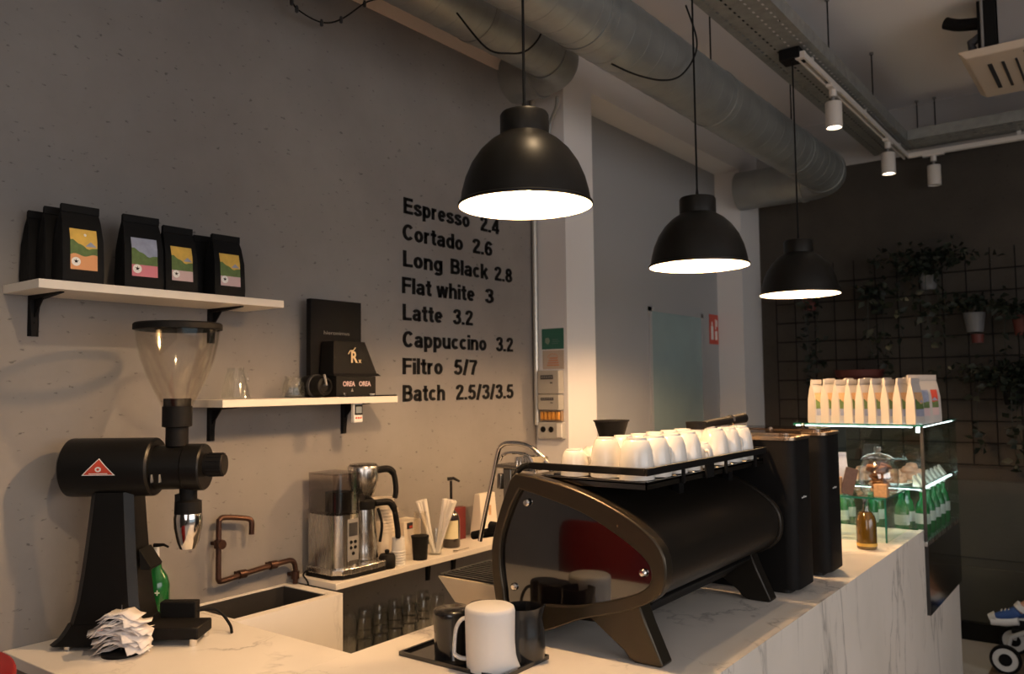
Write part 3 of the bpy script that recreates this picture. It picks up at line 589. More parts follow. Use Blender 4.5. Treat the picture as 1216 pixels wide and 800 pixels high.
# ------------------------------------------------------------------ big shop grinder (local x along the body, -y to the room)
A37 = math.radians(37)
g = thing('bag_grinder', (-2.095, 1.118, 0.90), 'large black shop coffee grinder with clear cone hopper beside the wall', 'grinder', rz=A37)
RX = Matrix.Rotation(PI / 2, 3, 'Y')
MB().lathe([(0, -0.153), (0.066, -0.153), (0.0745, -0.146), (0.075, -0.138), (0.075, 0.062), (0.0745, 0.070), (0.069, 0.075), (0, 0.075)], (0, 0, 0.445), 48, RX).build('motor_housing', GRIND, g)
MB().lathe([(0, 0.075), (0.057, 0.075), (0.057, 0.150), (0.060, 0.154), (0.060, 0.196), (0.057, 0.2), (0, 0.2)], (0, 0, 0.443), 40, RX).build('grind_head', GRIND, g)
kn = MB().lathe([(0, 0.2), (0.029, 0.2), (0.029, 0.245), (0.026, 0.249), (0, 0.249)], (0, 0, 0.448), 32, RX)
for k in range(16):
    a = 2 * PI * k / 16; kn.box(0.208, 0.246, 0.029 * math.cos(a) - 0.0016, 0.029 * math.cos(a) + 0.0016, 0.448 + 0.029 * math.sin(a) - 0.0016, 0.448 + 0.029 * math.sin(a) + 0.0016)
kn.build('adjustment_knob', BLACKM, g)
for x in (0.085, 0.105): MB().box(x - 0.001, x + 0.001, -0.063, -0.05, 0.41, 0.43).build('screw', GREYP, g)
MB().lathe([(0.0, 0.498), (0.028, 0.498), (0.028, 0.545), (0.037, 0.548), (0.037, 0.600), (0.0, 0.600)], (0.124, 0, 0), 32).build('hopper_neck', BLACKM, g)
hp = MB().lathe([(0.034, 0.598), (0.038, 0.60), (0.055, 0.635), (0.075, 0.678), (0.091, 0.722), (0.101, 0.765), (0.1055, 0.805), (0.1025, 0.805), (0.098, 0.765), (0.088, 0.722), (0.072, 0.678), (0.052, 0.635), (0.035, 0.602)], (0.124, 0, 0), 48).build('hopper', HOPG, g)
MB().lathe([(0.1035, 0.797), (0.110, 0.799), (0.110, 0.812), (0.106, 0.816), (0.099, 0.816), (0.099, 0.812), (0.1035, 0.81)], (0.124, 0, 0), 48, close=True).build('hopper_rim', BLACKM, g)
MB().lathe([(0.0, 0.8145), (0.099, 0.8125), (0.099, 0.8145), (0.03, 0.818), (0, 0.818)], (0.124, 0, 0), 40).build('hopper_lid', HOPG, g)
MB().tube([(0.124, 0, 0.60), (0.124, 0, 0.62)], 0.034, 20).build('hopper_gate', BLACKM, g)
sp = MB().lathe([(0, 0.395), (0.022, 0.395), (0.022, 0.36), (0.033, 0.355), (0.034, 0.325), (0, 0.325)], (0.155, 0, 0), 28); sp.box(0.128, 0.142, -0.02, 0.02, 0.34, 0.375)
sp.build('outlet', BLACKM, g)
MB().lathe([(0.034, 0.325), (0.036, 0.315), (0.035, 0.29), (0.028, 0.255), (0.020, 0.235), (0.018, 0.235), (0.026, 0.256), (0.033, 0.29), (0.034, 0.315)], (0.155, 0, 0), 36).build('chute', CHROME, g)
MB().prism([(-0.030, 0.24), (0.030, 0.24), (0.036, 0.12), (-0.036, 0.12)], 0.03, 0.032).build('chute_clip', CHROME, g) if False else None
def taper(b0, t0, z0, z1, n=5, ease=1.6):
    m = MB(); L_ = []
    for i in range(n + 1):
        t = i / n; e = t ** (1 / ease); q = [b0[k] + (t0[k] - b0[k]) * e for k in range(4)]; z = z0 + (z1 - z0) * t
        c = 0.018; x0, x1, y0, y1 = q
        L_.append([(x0 + c, y0, z), (x1 - c, y0, z), (x1, y0 + c, z), (x1, y1 - c, z), (x1 - c, y1, z), (x0 + c, y1, z), (x0, y1 - c, z), (x0, y0 + c, z)])
    vs = [p for l in L_ for p in l]; fs = []
    for i in range(n):
        for k in range(8): k2 = (k + 1) % 8; fs.append((i * 8 + k, i * 8 + k2, i * 8 + 8 + k2, i * 8 + 8 + k))
    fs += [tuple(range(8))[::-1], tuple(range(len(vs) - 8, len(vs)))]
    return m._add(vs, fs)
taper((-0.125, 0.062, -0.065, 0.07), (-0.078, 0.028, -0.05, 0.05), 0.045, 0.385).build('column', GRIND, g)
taper((-0.165, 0.07, -0.075, 0.09), (-0.125, 0.062, -0.065, 0.07), 0.012, 0.062, 3).build('foot', GRIND, g)
MB().box(0.06, 0.200, -0.045, 0.055, 0.016, 0.046).build('bag_platform', BLACKM, g, bevel=0.004)
MB().box(0.06, 0.155, 0.057, 0.09, 0.02, 0.085).build('knock_block', BLACKM, g, bevel=0.003)
MB().prism([(0.045, 0.24), (0.075, 0.195), (0.072, 0.188), (0.05, 0.19)], -0.035, 0.035).build('switch_guard', BLACKM, g)
for x, y in ((-0.12, -0.055), (0.04, -0.055), (0.185, -0.035), (0.185, 0.045), (-0.12, 0.07)): MB().lathe([(0, 0), (0.010, 0), (0.010, 0.018), (0, 0.018)], (x, y, 0), 12).build('levelling_foot', CHROME, g)
em = MB(); em.M = None
def arc_pt(x, z, e): a = math.asin(max(-1, min(1, (z - 0.445) / 0.075))); return (x, -(0.075 + e) * math.cos(a), 0.445 + (0.075 + e) * math.sin(a))
def tri(xc, zc, s_, e, m):
    em.use(m); n = 6; vs = []; fs = []
    for i in range(n + 1):
        z = zc - s_ * 0.5 + s_ * i / n; hw = s_ * 1.0 * (1 - i / n) + 0.0002
        vs += [arc_pt(xc - hw, z, e), arc_pt(xc + hw, z, e)]
    for i in range(n): fs.append((2 * i, 2 * i + 1, 2 * i + 3, 2 * i + 2))
    em._add(vs, fs)
tri(-0.042, 0.452, 0.042, 0.0006, WHITE); tri(-0.042, 0.4515, 0.037, 0.001, REDS)
em.use(WHITE); em.poly([arc_pt(-0.042 + 0.008 * math.cos(a), 0.446 + 0.0065 * math.sin(a), 0.0014) for a in [2 * PI * k / 14 for k in range(14)]])
em.use(REDS); em.poly([arc_pt(-0.042 + 0.004 * math.cos(a), 0.446 + 0.003 * math.sin(a), 0.0018) for a in [2 * PI * k / 10 for k in range(10)]])
em.use(WHITE); em.poly([arc_pt(-0.066, 0.4345, 0.0014), arc_pt(-0.018, 0.4345, 0.0014), arc_pt(-0.019, 0.4365, 0.0014), arc_pt(-0.065, 0.4365, 0.0014)])
em.build('triangle_badge', None, g, smooth=False, fix=False)
MB().tube(catmull([(0.155, 0.07, 0.06), (0.20, 0.09, 0.055), (0.235, 0.085, 0.02), (0.25, 0.06, 0.004)], 6), 0.004, 8).build('power_cord', BLACKM, g)

# receipts on a bill spike
g = thing('receipt_spike', (-2.012, 1.062, 0.90), 'pile of white paper receipts on a spike before the black grinder', 'receipts', rz=A37)
MB().lathe([(0, 0), (0.045, 0), (0.045, 0.006), (0.01, 0.009), (0, 0.009)], seg=24).build('base', BLACKM, g)
MB().tube([(0, 0, 0.008), (0, 0, 0.118)], [0.0018, 0.0008], 8).build('spike', CHROME, g)
rp = []
for k in range(26):
    t = k / 25; L1 = random.uniform(0.10, 0.135); W1 = random.uniform(0.045, 0.062); z = 0.008 + 0.082 * t
    n = 6; vs = []; fs = []; cur = random.uniform(0.01, 0.03) * (1 - t * 0.3); tw = random.uniform(-0.008, 0.008); jag = random.uniform(-0.012, 0.012)
    for i in range(n + 1):
        u = i / n - 0.5
        for s_ in (-1, 1):
            vs.append((u * L1 * (0.72 if abs(t - 0.9) < 0.12 else 1), s_ * W1 / 2 + jag * (i == n), -cur * 4 * u * u + 0.004 * math.sin(u * 13 + k) + tw * s_ * u))
    for i in range(n): fs.append((2 * i, 2 * i + 2, 2 * i + 3, 2 * i + 1))
    m = MB(); m._add(vs, fs); o = m.build('receipt', PAPER, g, ang=60)
    sd = o.modifiers.new('thick', 'SOLIDIFY'); sd.thickness = 0.0006
    o.location = (random.uniform(-0.012, 0.012), random.uniform(-0.006, 0.006), z + 0.012); o.rotation_euler = (random.uniform(-0.1, 0.16), random.uniform(-0.12, 0.12), random.uniform(-0.45, 0.45))
    if k % 6 == 5:
        tm = MB()
        for q in range(4): tm.box(-0.03, -0.03 + random.uniform(0.02, 0.05), -0.018 + q * 0.009, -0.0165 + q * 0.009, 0.0006, 0.0009)
        pr = tm.build('print', GREYP, o)

# soap bottles
g = thing('soap_bottle', (-2.236, 1.278, 0.90), 'green pump soap bottle printed with white O and plus, left of the sink', 'bottle', rz=A37)
MB().lathe([(0, 0), (0.032, 0), (0.036, 0.006), (0.036, 0.095), (0.030, 0.118), (0.015, 0.142), (0.013, 0.155), (0, 0.155)], seg=32).build('bottle_body', GREENB, g)
MB().lathe([(0, 0.155), (0.0075, 0.155), (0.0075, 0.20), (0, 0.20)], seg=16).build('pump_neck', WPLA, g)
MB().tube([(-0.008, 0, 0.204), (0.02, 0, 0.206), (0.034, 0, 0.199)], [0.006, 0.004, 0.003], 8).build('pump_nozzle', BLACKM, g)
mo = MB()
text_mb(mo, 'o', face_ny(-0.002, -0.0372, 0.046), 0.015, 0.028, 0.0006, 0.02, WHITE); text_mb(mo, '+', face_ny(0.012, -0.0366, 0.070), 0.013, 0.02, 0.0006, 0.02, WHITE)
text_mb(mo, 'K', face_ny(-0.019, -0.0372, 0.046), 0.012, 0.022, 0.0006, 0.02, WHITE)
mo.build('lettering', WHITE, g, smooth=False, fix=False)
g = thing('spray_bottle', (-2.215, 1.215, 0.90), 'clear bottle with reddish cap, half hidden behind the shop grinder', 'bottle')
MB().lathe([(0, 0), (0.022, 0), (0.024, 0.005), (0.024, 0.10), (0.020, 0.115), (0, 0.115)], seg=24).build('bottle_body', SMOKE, g)
MB().lathe([(0, 0.1155), (0.022, 0.1155), (0.021, 0.135), (0, 0.136)], seg=24).build('cap', mat('dull_red_cap', (0.22, 0.10, 0.07), 0.5), g)

# ------------------------------------------------------------------ low shelf with brewer
Z2 = 0.920
g = thing('batch_brewer', (-2.165, 1.93, Z2), 'brushed steel filter coffee brewer with smoky water tank on low shelf', 'coffee maker')
bp = [(-0.078, -0.120), (0.050, -0.120), (0.078, -0.095), (0.085, -0.05), (0.085, 0.09), (0.070, 0.118), (-0.078, 0.118)]
MB().prism(bp, 0, 0.012, 'XY').build('base_foot', BLACKM, g)
MB().prism([(x * 1.0, y * 1.0) for x, y in bp], 0.012, 0.034, 'XY').build('base', STEEL, g, bevel=0.004)
tw = [(-0.075, -0.112), (0.040, -0.112), (0.062, -0.10), (0.070, -0.078), (0.070, -0.015), (0.055, 0.0), (-0.075, 0.0)]
MB().prism(tw, 0.034, 0.205, 'XY').build('tower', STEEL, g, ang=50)
tk = MB().prism([(x * 0.98, y) for x, y in tw], 0.207, 0.335, 'XY'); tk.build('water_tank', TANK, g, ang=50)
MB().prism([(x * 0.55 + 0.005, y * 0.55 - 0.012) for x, y in tw], 0.208, 0.275, 'XY').build('tank_core', BLACKM, g, ang=50)
MB().prism([(x * 0.985, y * 1.0) for x, y in tw], 0.335, 0.341, 'XY').build('tank_lid', TANK, g, ang=50)
MB().box(0.0695, 0.0720, -0.07, -0.022, 0.055, 0.19).build('control_plate', GREYP, g)
MB().box(0.0715, 0.0735, -0.064, -0.028, 0.135, 0.178).build('display', DGREY, g)
for k, (y, z) in enumerate(((-0.055, 0.115), (-0.037, 0.115), (-0.055, 0.097), (-0.037, 0.097), (-0.046, 0.078))): MB().lathe([(0, 0), (0.006, 0), (0.005, 0.003), (0, 0.003)], (0.0718, y, z), 12, R).build('button', BLACKM, g)
MB().prism([(-0.05, -0.002), (0.03, -0.002), (0.03, 0.045), (-0.05, 0.045)], 0.235, 0.262, 'XY').build('bridge', BLACKM, g)
fb = MB().lathe([(0, 0.245), (0.030, 0.245), (0.036, 0.25), (0.052, 0.30), (0.055, 0.345), (0.052, 0.352), (0, 0.352)], (0.0, 0.065, 0), 36); fb.build('filter_basket', STEEL, g)
MB().tube(catmull([(0.035, 0.095, 0.335), (0.055, 0.13, 0.338), (0.066, 0.148, 0.318), (0.07, 0.154, 0.265), (0.068, 0.15, 0.235)], 6), [0.012] * 12 + [0.0095] * 12 + [0.007], 10).build('basket_handle', BLACKM, g)
MB().lathe([(0.0, 0.352), (0.05, 0.352), (0.046, 0.358), (0, 0.36)], (0.0, 0.065, 0), 30).build('basket_lid', SMOKE, g)
cf = MB().lathe([(0, 0.035), (0.045, 0.035), (0.050, 0.04), (0.050, 0.07), (0.046, 0.085), (0.047, 0.10), (0.038, 0.205), (0, 0.205)], (0.005, 0.063, 0), 36).build('carafe', STEEL, g)
MB().lathe([(0, 0.205), (0.040, 0.205), (0.040, 0.232), (0.030, 0.24), (0, 0.24)], (0.005, 0.063, 0), 32).build('carafe_lid', BLACKM, cf)
MB().tube(catmull([(0.03, 0.095, 0.222), (0.055, 0.135, 0.222), (0.066, 0.150, 0.195), (0.072, 0.158, 0.135), (0.074, 0.160, 0.095)], 6), [0.012] * 12 + [0.010] * 12 + [0.006], 10).build('carafe_handle', BLACKM, cf)
MB().tube(catmull([(0.038, 0.098, 0.205), (0.05, 0.105, 0.15), (0.045, 0.10, 0.09)], 6), 0.005, 8).build('handle_strap', BLACKM, cf)
MB().tube(catmull([(-0.07, -0.11, 0.02), (-0.06, -0.145, 0.01), (-0.03, -0.148, -0.02), (-0.045, -0.15, -0.10)], 6), 0.003, 6).build('power_cord', BLACKM, g)

def stack_cups(name, loc, n, r0, r1, hcup, pitch, m, label, inv=False, cat='cups', group=None):
    g = thing(name, loc, label, cat, group)
    first = None
    for k in range(n):
        if first is None:
            pr = [(0, 0.002), (r0, 0.0), (r1, hcup - 0.003), (r1 + 0.0022, hcup - 0.002), (r1 + 0.0022, hcup + 0.002), (r1 - 0.001, hcup + 0.001), (r0 - 0.001, 0.004), (0, 0.004)]
            if inv: pr = [(r, hcup + 0.002 - z) for r, z in pr]
            c = first = MB().lathe(pr, seg=24).build('paper_cup', m, g)
        else: c = first.copy(); COL.objects.link(c)
        c.location = (0, 0, k * pitch)
    return g
stack_cups('cup_stack', (-2.19, 2.11, Z2), 11, 0.030, 0.040, 0.11, 0.0115, CARD, 'tall stack of cream paper cups behind the brewer handles')
stack_cups('cup_stack', (-2.225, 2.175, Z2), 10, 0.026, 0.034, 0.09, 0.0095, CARD, 'shorter stack of cream paper cups against the wall, behind the tall one')
stack_cups('lid_stack', (-2.105, 2.105, Z2), 6, 0.022, 0.024, 0.05, 0.009, WPLA, 'short stack of white upturned cups beside the black knock pot', True)
g = thing('knock_pot', (-2.10, 2.045, Z2), 'small round black pot with lid knob next to the brewer base', 'pot')
MB().lathe([(0, 0), (0.026, 0), (0.029, 0.006), (0.029, 0.038), (0.024, 0.048), (0, 0.05)], seg=28).build('pot', BLACKM, g)
MB().lathe([(0, 0.05), (0.007, 0.05), (0.009, 0.06), (0.004, 0.064), (0, 0.064)], seg=16).build('knob', BLACK, g)
g = thing('small_carton', (-2.235, 2.27, Z2), 'cream cardboard carton with small red and black print on low shelf', 'box')
MB().box(-0.04, 0.04, -0.045, 0.045, 0, 0.125).build('carton', CARD, g, bevel=0.002)
MB().box(0.04, 0.0408, -0.03, 0.0, 0.095, 0.118).build('print', DGREY, g); MB().box(0.0408, 0.0412, -0.018, -0.002, 0.098, 0.106).build('print', REDS, g)
g = thing('shaker_tumbler', (-2.105, 2.215, Z2), 'black tumbler holding a clear plastic shaker beside the straws', 'tumbler')
MB().lathe([(0, 0), (0.026, 0), (0.030, 0.07), (0.033, 0.085), (0.030, 0.086), (0.0, 0.08)], seg=28).build('tumbler', BLACKM, g)
MB().lathe([(0.022, 0.087), (0.026, 0.10), (0.021, 0.16), (0.024, 0.17), (0.022, 0.17), (0.019, 0.16), (0.024, 0.10), (0.02, 0.088)], seg=24).build('shaker', HOPG, g)
g = thing('straw_glass', (-2.12, 2.315, Z2), 'glass filled with white paper straws fanning out on low shelf', 'straws')
MB().lathe([(0, 0), (0.024, 0), (0.026, 0.05), (0.034, 0.09), (0.033, 0.09), (0.0245, 0.05), (0.0225, 0.004), (0, 0.004)], seg=28).build('glass', GLASS, g)
st0 = None
for k in range(46):
    if st0 is None: st0 = c = MB().tube([(0, 0, 0), (0, 0, 0.20)], 0.0048, 7).build('straw', mat('straw_paper', (0.84, 0.80, 0.74), 0.7), g)
    else: c = st0.copy(); COL.objects.link(c)
    a = random.choice([0.64, 3.78]) + random.uniform(-0.5, 0.5); ti = random.uniform(0.14, 0.37)
    rr_ = -0.012
    c.location = (-math.cos(a) * rr_ * random.random(), -math.sin(a) * rr_ * random.random(), 0.006); c.rotation_euler = Euler((0, ti, a), 'XYZ')
g = thing('syrup_bottle', (-2.165, 2.455, Z2), 'dark syrup bottle with cream label and tall black pump', 'bottle', rz=A37)
MB().lathe([(0, 0), (0.032, 0), (0.034, 0.004), (0.034, 0.105), (0.028, 0.125), (0.012, 0.145), (0.012, 0.165), (0, 0.165)], seg=28).build('bottle_body', AMBERT, g)
lb_ = MB(); n = 14
for i in range(n):
    a0 = -PI / 2 - 0.95 + 1.9 * i / n; a1 = a0 + 1.9 / n
    lb_.poly([(0.0345 * math.cos(a0), 0.0345 * math.sin(a0), 0.035), (0.0345 * math.cos(a1), 0.0345 * math.sin(a1), 0.035), (0.0345 * math.cos(a1), 0.0345 * math.sin(a1), 0.105), (0.0345 * math.cos(a0), 0.0345 * math.sin(a0), 0.105)])
lb_.build('label', CREAMP, g, fix=False)
MB().tube([(0, 0, 0.165), (0, 0, 0.255)], 0.005, 10).build('pump_stem', BLACKM, g)
MB().tube([(-0.014, 0, 0.262), (0.01, 0, 0.265), (0.034, 0, 0.252)], [0.007, 0.006, 0.004], 8).build('pump_head', BLACKM, g)
single(MB().box(-2.27, -2.235, 2.56, 2.625, Z2, Z2 + 0.13), 'red_carton', mat('deep_red', (0.15, 0.018, 0.016), 0.5), (-2.25, 2.59, Z2), 'narrow deep red carton behind the syrup bottle', 'box', bevel=0.002)
g = thing('straw_bag', (-2.20, 2.70, Z2), 'pale packet of straws with orange print behind the steam pipe', 'packet')
MB().hexa([(-0.035, -0.055, 0), (0.035, -0.055, 0), (0.035, 0.055, 0), (-0.035, 0.055, 0)], [(-0.01, -0.05, 0.18), (0.02, -0.05, 0.18), (0.02, 0.05, 0.18), (-0.01, 0.05, 0.18)]).build('packet', CARD, g, bevel=0.004)
MB().box(0.024, 0.028, 0.0, 0.014, 0.09, 0.13).build('print', TAN, g)
g = thing('teaspoon', (-2.085, 2.395, Z2), 'steel teaspoon lying at the front edge of the low shelf', 'spoon')
MB().tube([(0, 0, 0.003), (0, 0.07, 0.003)], 0.002, 6).build('handle', CHROME, g); MB().lathe([(0, 0), (0.008, 0.002), (0.01, 0.005), (0.009, 0.005), (0, 0.002)], (0, -0.008, 0), 14).build('bowl', CHROME, g)

# tumblers on an under shelf below
us2 = thing('under_shelf', (-2.17, 2.12, 0.0), 'grey steel storage unit under the low shelf, carrying upturned tumblers', 'shelf', world=True)
MB().box(WX, -2.05, 1.80, 2.9, 0.555, 0.572).build('board', mat('grey_board', (0.55, 0.54, 0.53), 0.5), us2)
for y in (1.82, 2.86): MB().box(WX + 0.01, -2.06, y, y + 0.02, 0, 0.555).build('leg', GPLA, us2)
gp = 'upturned glass tumblers under the low shelf'; k0 = None
for i in range(6):
    for j in range(2):
        for k in range(3):
            L3 = 'ribbed clear tumbler, %s of three in the %s stack of the %s row' % (['bottom', 'middle', 'top'][k], ['nearest', 'second', 'third', 'fourth', 'fifth', 'farthest'][i], ['front', 'back'][j])
            if k0 is None:
                k0 = c = MB().lathe([(0, 0.070), (0.024, 0.070), (0.026, 0.066), (0.031, 0.001), (0.029, 0.001), (0.024, 0.064), (0, 0.066)], seg=18).build('tumbler', GLASS)
                tag(c, L3, 'glass', gp)
            else: c = k0.copy(); COL.objects.link(c); c['label'] = L3
            c.location = (-2.09 - j * 0.075, 1.93 + i * 0.072, 0.572 + k * 0.0712)

# ------------------------------------------------------------------ espresso machine
Y0, Y1 = 1.70, 2.46
em_ = thing('espresso_machine', (-1.12, 2.08, 0.90), 'large dark bronze espresso machine with curved side frame on the bar', 'espresso machine', world=True)
outer = [(-1.295, 1.308), (-1.288, 1.316), (-1.276, 1.318), (-1.203, 1.310), (-1.083, 1.284), (-0.964, 1.238), (-0.885, 1.185), (-0.862, 1.130), (-0.880, 1.066), (-0.965, 1.020), (-1.089, 0.982), (-1.193, 0.938), (-1.255, 0.925), (-1.330, 0.932), (-1.352, 1.0), (-1.362, 1.085), (-1.357, 1.150), (-1.326, 1.240)]
inner = [(-1.278, 1.268), (-1.273, 1.277), (-1.262, 1.278), (-1.185, 1.262), (-1.081, 1.234), (-0.990, 1.192), (-0.922, 1.150), (-0.900, 1.116), (-0.915, 1.078), (-0.985, 1.045), (-1.101, 1.012), (-1.20, 1.000), (-1.27, 0.984), (-1.315, 0.980), (-1.324, 1.02), (-1.334, 1.085), (-1.330, 1.150), (-1.302, 1.225)]
O = resample(catmull([(x, z, 0) for x, z in outer], 6, True), 72); I = resample(catmull([(x, z, 0) for x, z in inner], 6, True), 72)
O2 = [(p.x, p.y) for p in O]; I2 = [(p.x, p.y) for p in I]
cx_, cz_ = -1.12, 1.12
shr = lambda L_, s_: [(cx_ + (x - cx_) * s_, cz_ + (z - cz_) * s_) for x, z in L_]
MB().prism(shr(O2, 0.965), Y0 + 0.035, Y1 - 0.01).build('body_shell', BODY, em_, ang=50)
MB().ring(O2, I2, Y0, Y0 + 0.036).build('side_frame', FRAME, em_, ang=40, bevel=0.004)
MB().ring(O2, I2, Y1 - 0.012, Y1 + 0.012).build('side_frame', BODY, em_, ang=40, bevel=0.004)
pm = MB().prism(shr(I2, 1.015), Y0 + 0.014, Y0 + 0.020); pm.v = [(x, y + 0.0175 * (z - 1.12), z) for x, y, z in pm.v]; pm.build('side_panel', MIRR, em_, smooth=False)
MB().prism([(-1.31, 0.945), (-1.02, 0.962), (-0.93, 1.03), (-1.0, 1.06), (-1.31, 1.06)], Y0 + 0.075, Y1 - 0.07).build('under_body', BLACKM, em_, bevel=0.004)
MB().prism(shr(I2, 1.015), Y1 - 0.002, Y1 + 0.002).build('side_panel', BLACKM, em_, smooth=False)
RYm = Matrix.Rotation(PI / 2, 3, 'X')
for x, z in ((-1.254, 1.246), (-1.296, 1.030), (-0.925, 1.110)):
    MB().lathe([(0, 0), (0.0095, 0), (0.0095, 0.004), (0.006, 0.008), (0, 0.0085)], (x, Y0 + 0.012, z), 16, RYm).build('panel_screw', CHROME, em_)
for y in (Y0 + 0.02, Y1 - 0.05):
    MB().prism([(-1.085, 0.99), (-0.945, 1.04), (-0.925, 0.99), (-0.885, 0.905), (-0.893, 0.90), (-0.955, 0.90), (-0.972, 0.906), (-0.985, 0.922)], y, y + 0.05).build('foot', FRAME if y < 2 else BODY, em_, bevel=0.004)
    MB().prism([(-1.31, 0.94), (-1.24, 0.94), (-1.26, 0.90), (-1.31, 0.90)], y, y + 0.04).build('foot', BODY, em_, bevel=0.004)
MB().prism([(-1.40, 0.90), (-1.33, 0.90), (-1.33, 0.995), (-1.52, 0.995), (-1.52, 0.945)], Y0 + 0.13, Y1 - 0.02).build('under_box', BLACKM, em_)
dt = MB().prism([(-1.632, 1.0), (-1.34, 1.0), (-1.34, 0.94), (-1.415, 0.935), (-1.567, 0.935)], Y0 + 0.09, Y1 - 0.02).build('drip_tray', PALEW, em_, bevel=0.001)
gr = MB()
for k in range(34):
    y = Y0 + 0.1 + k * 0.0188; gr.box(-1.622, -1.35, y, y + 0.008, 1.0005, 1.006)
gr.box(-1.628, -1.618, Y0 + 0.095, Y1 - 0.025, 1.0005, 1.007).box(-1.36, -1.35, Y0 + 0.095, Y1 - 0.025, 1.0005, 1.007)
gr.build('grate', DGREY, dt); MB().box(-1.62, -1.35, Y0 + 0.1, Y1 - 0.03, 1.0002, 1.0022).build('tray_floor', BLACKM, dt)
# group side fittings
for y in (1.93, 2.24):
    gh = MB().lathe([(0, 0), (0.034, 0), (0.036, 0.03), (0.030, 0.05), (0.030, 0.10), (0.034, 0.11), (0, 0.115)], (-1.43, y, 1.14), 24); gh.box(-1.43, -1.33, y - 0.03, y + 0.03, 1.19, 1.24)
    gm = gh.build('group_head', CHROME, em_)
    MB().lathe([(0, -0.028), (0.036, -0.028), (0.038, -0.002), (0, -0.002)], (-1.43, y, 1.14), 24).build('basket_ring', CHROME, gm)
    MB().tube([(-1.465, y, 1.126), (-1.52, y - 0.01, 1.118), (-1.60, y - 0.02, 1.10)], [0.010, 0.014, 0.012], 10).build('portafilter_handle', BLACKM, gm)
pst = MB().box(-1.352, -1.325, Y0 + 0.04, Y0 + 0.07, 1.20, 1.325).box(-1.375, -1.30, Y0 + 0.035, Y0 + 0.10, 1.325, 1.335); pst.tube([(-1.362, Y0 + 0.045, 1.31), (-1.364, Y0 + 0.045, 1.27)], 0.010, 12)
pst.build('valve_block', mat('steel_block', (0.25, 0.23, 0.20), 0.25, 0.9), em_, bevel=0.003)
kb = MB().box(-1.35, -1.29, Y0 + 0.09, Y0 + 0.16, 1.315, 1.35)
for k in range(5): kb.box(-1.347 + k * 0.011, -1.341 + k * 0.011, Y0 + 0.088, Y0 + 0.162, 1.318, 1.3515)
kb.build('ribbed_grip', CHROME, em_)
yw = 1.85
MB().tube(catmull([(-1.27, yw, 1.31), (-1.29, yw, 1.336), (-1.325, yw, 1.366), (-1.363, yw, 1.380), (-1.415, yw, 1.382), (-1.443, yw, 1.372), (-1.457, yw, 1.345), (-1.472, yw, 1.29), (-1.497, yw, 1.20), (-1.523, yw, 1.101)], 6), 0.0065, 12).build('steam_wand', CHROME, em_)
MB().tube(catmull([(-1.28, yw - 0.06, 1.305), (-1.30, yw - 0.06, 1.352), (-1.34, yw - 0.06, 1.362), (-1.385, yw - 0.06, 1.357), (-1.40, yw - 0.06, 1.34)], 6), 0.004, 10).build('water_pipe', CHROME, em_)
MB().tube([(-1.36, Y0 + 0.05, 1.17), (-1.40, Y0 + 0.05, 1.165)], [0.010, 0.016], 14).build('tap_knob', BLACKM, em_)
# cup rail
TZ = 1.312; TX0, TX1, TY0, TY1 = -1.245, -0.930, 1.745, 2.50
cr = MB().box(TX0, TX1, TY0, TY1, TZ - 0.006, TZ - 0.003)
cr.box(TX0, TX1, TY0, TY0 + 0.003, TZ - 0.018, TZ).box(TX1 - 0.003, TX1, TY0, TY1, TZ - 0.018, TZ).box(TX0, TX1, TY1 - 0.003, TY1, TZ - 0.018, TZ)
cr.build('cup_tray', mat('dark_chrome', (0.20, 0.18, 0.16), 0.12, 1.0), em_)
MB().tube(catmull([(TX0 - 0.02, TY0 - 0.004, TZ + 0.024), (TX0 - 0.04, TY0 - 0.006, TZ + 0.020), (TX0 - 0.055, TY0 - 0.012, TZ + 0.005), (TX0 - 0.052, TY0 - 0.02, TZ - 0.006)], 5), 0.008, 10).build('rail_end', BLACKM, em_)
wires = MB()
for k in range(15): wires.tube([(TX0 + 0.005, TY0 + 0.02 + k * 0.051, TZ - 0.001), (TX1 - 0.005, TY0 + 0.02 + k * 0.051, TZ - 0.001)], 0.002, 6)
wires.build('tray_wires', CHROME, em_)
ra = MB().box(TX0 - 0.02, TX1, TY0 - 0.008, TY0 - 0.001, TZ + 0.015, TZ + 0.033).box(TX1 + 0.001, TX1 + 0.008, TY0 - 0.008, TY1 + 0.01, TZ + 0.015, TZ + 0.033).box(TX0, TX1, TY1 + 0.004, TY1 + 0.010, TZ + 0.015, TZ + 0.033)
ra.build('cup_rail', BLACKM, em_, bevel=0.002)
for y in (1.93, 2.07, 2.20, 2.42): MB().box(TX1 + 0.0005, TX1 + 0.006, y, y + (0.05 if y == 2.07 else 0.012), TZ - 0.02, TZ + 0.02).build('rail_post', BLACKM, em_)
for y in (2.06, 2.40): MB().box(-1.02, -1.0, y, y + 0.03, 1.22, TZ - 0.006).build('tray_support', BLACKM, em_)
# ---- cups
def cup_proto(r, h, name, label):
    g = thing(name, (0, 0, 0), label, 'cup')
    MB().lathe([(r, 0), (r * 1.0, 0.004), (r * 0.99, h * 0.35), (r * 0.90, h * 0.70), (r * 0.72, h * 0.92), (r * 0.62, h * 0.955), (r * 0.60, h), (r * 0.52, h), (r * 0.50, h * 0.965), (0, h * 0.965)], seg=36).build('bowl', PORC, g)
    MB().lathe([(r - 0.004, 0.0005), (r - 0.0035, h * 0.4), (r * 0.6, h * 0.85), (0, h * 0.88)], seg=30).build('inside', PORC, g)
    hp = [(0, r * 0.97, h * 0.25), (0, r * 1.28, h * 0.22), (0, r * 1.42, h * 0.42), (0, r * 1.25, h * 0.66), (0, r * 0.86, h * 0.68)]
    MB().tube(catmull(hp, 5), 0.0045, 8).build('handle', PORC, g)
    return g
CG = 'white cups on top of the espresso machine'
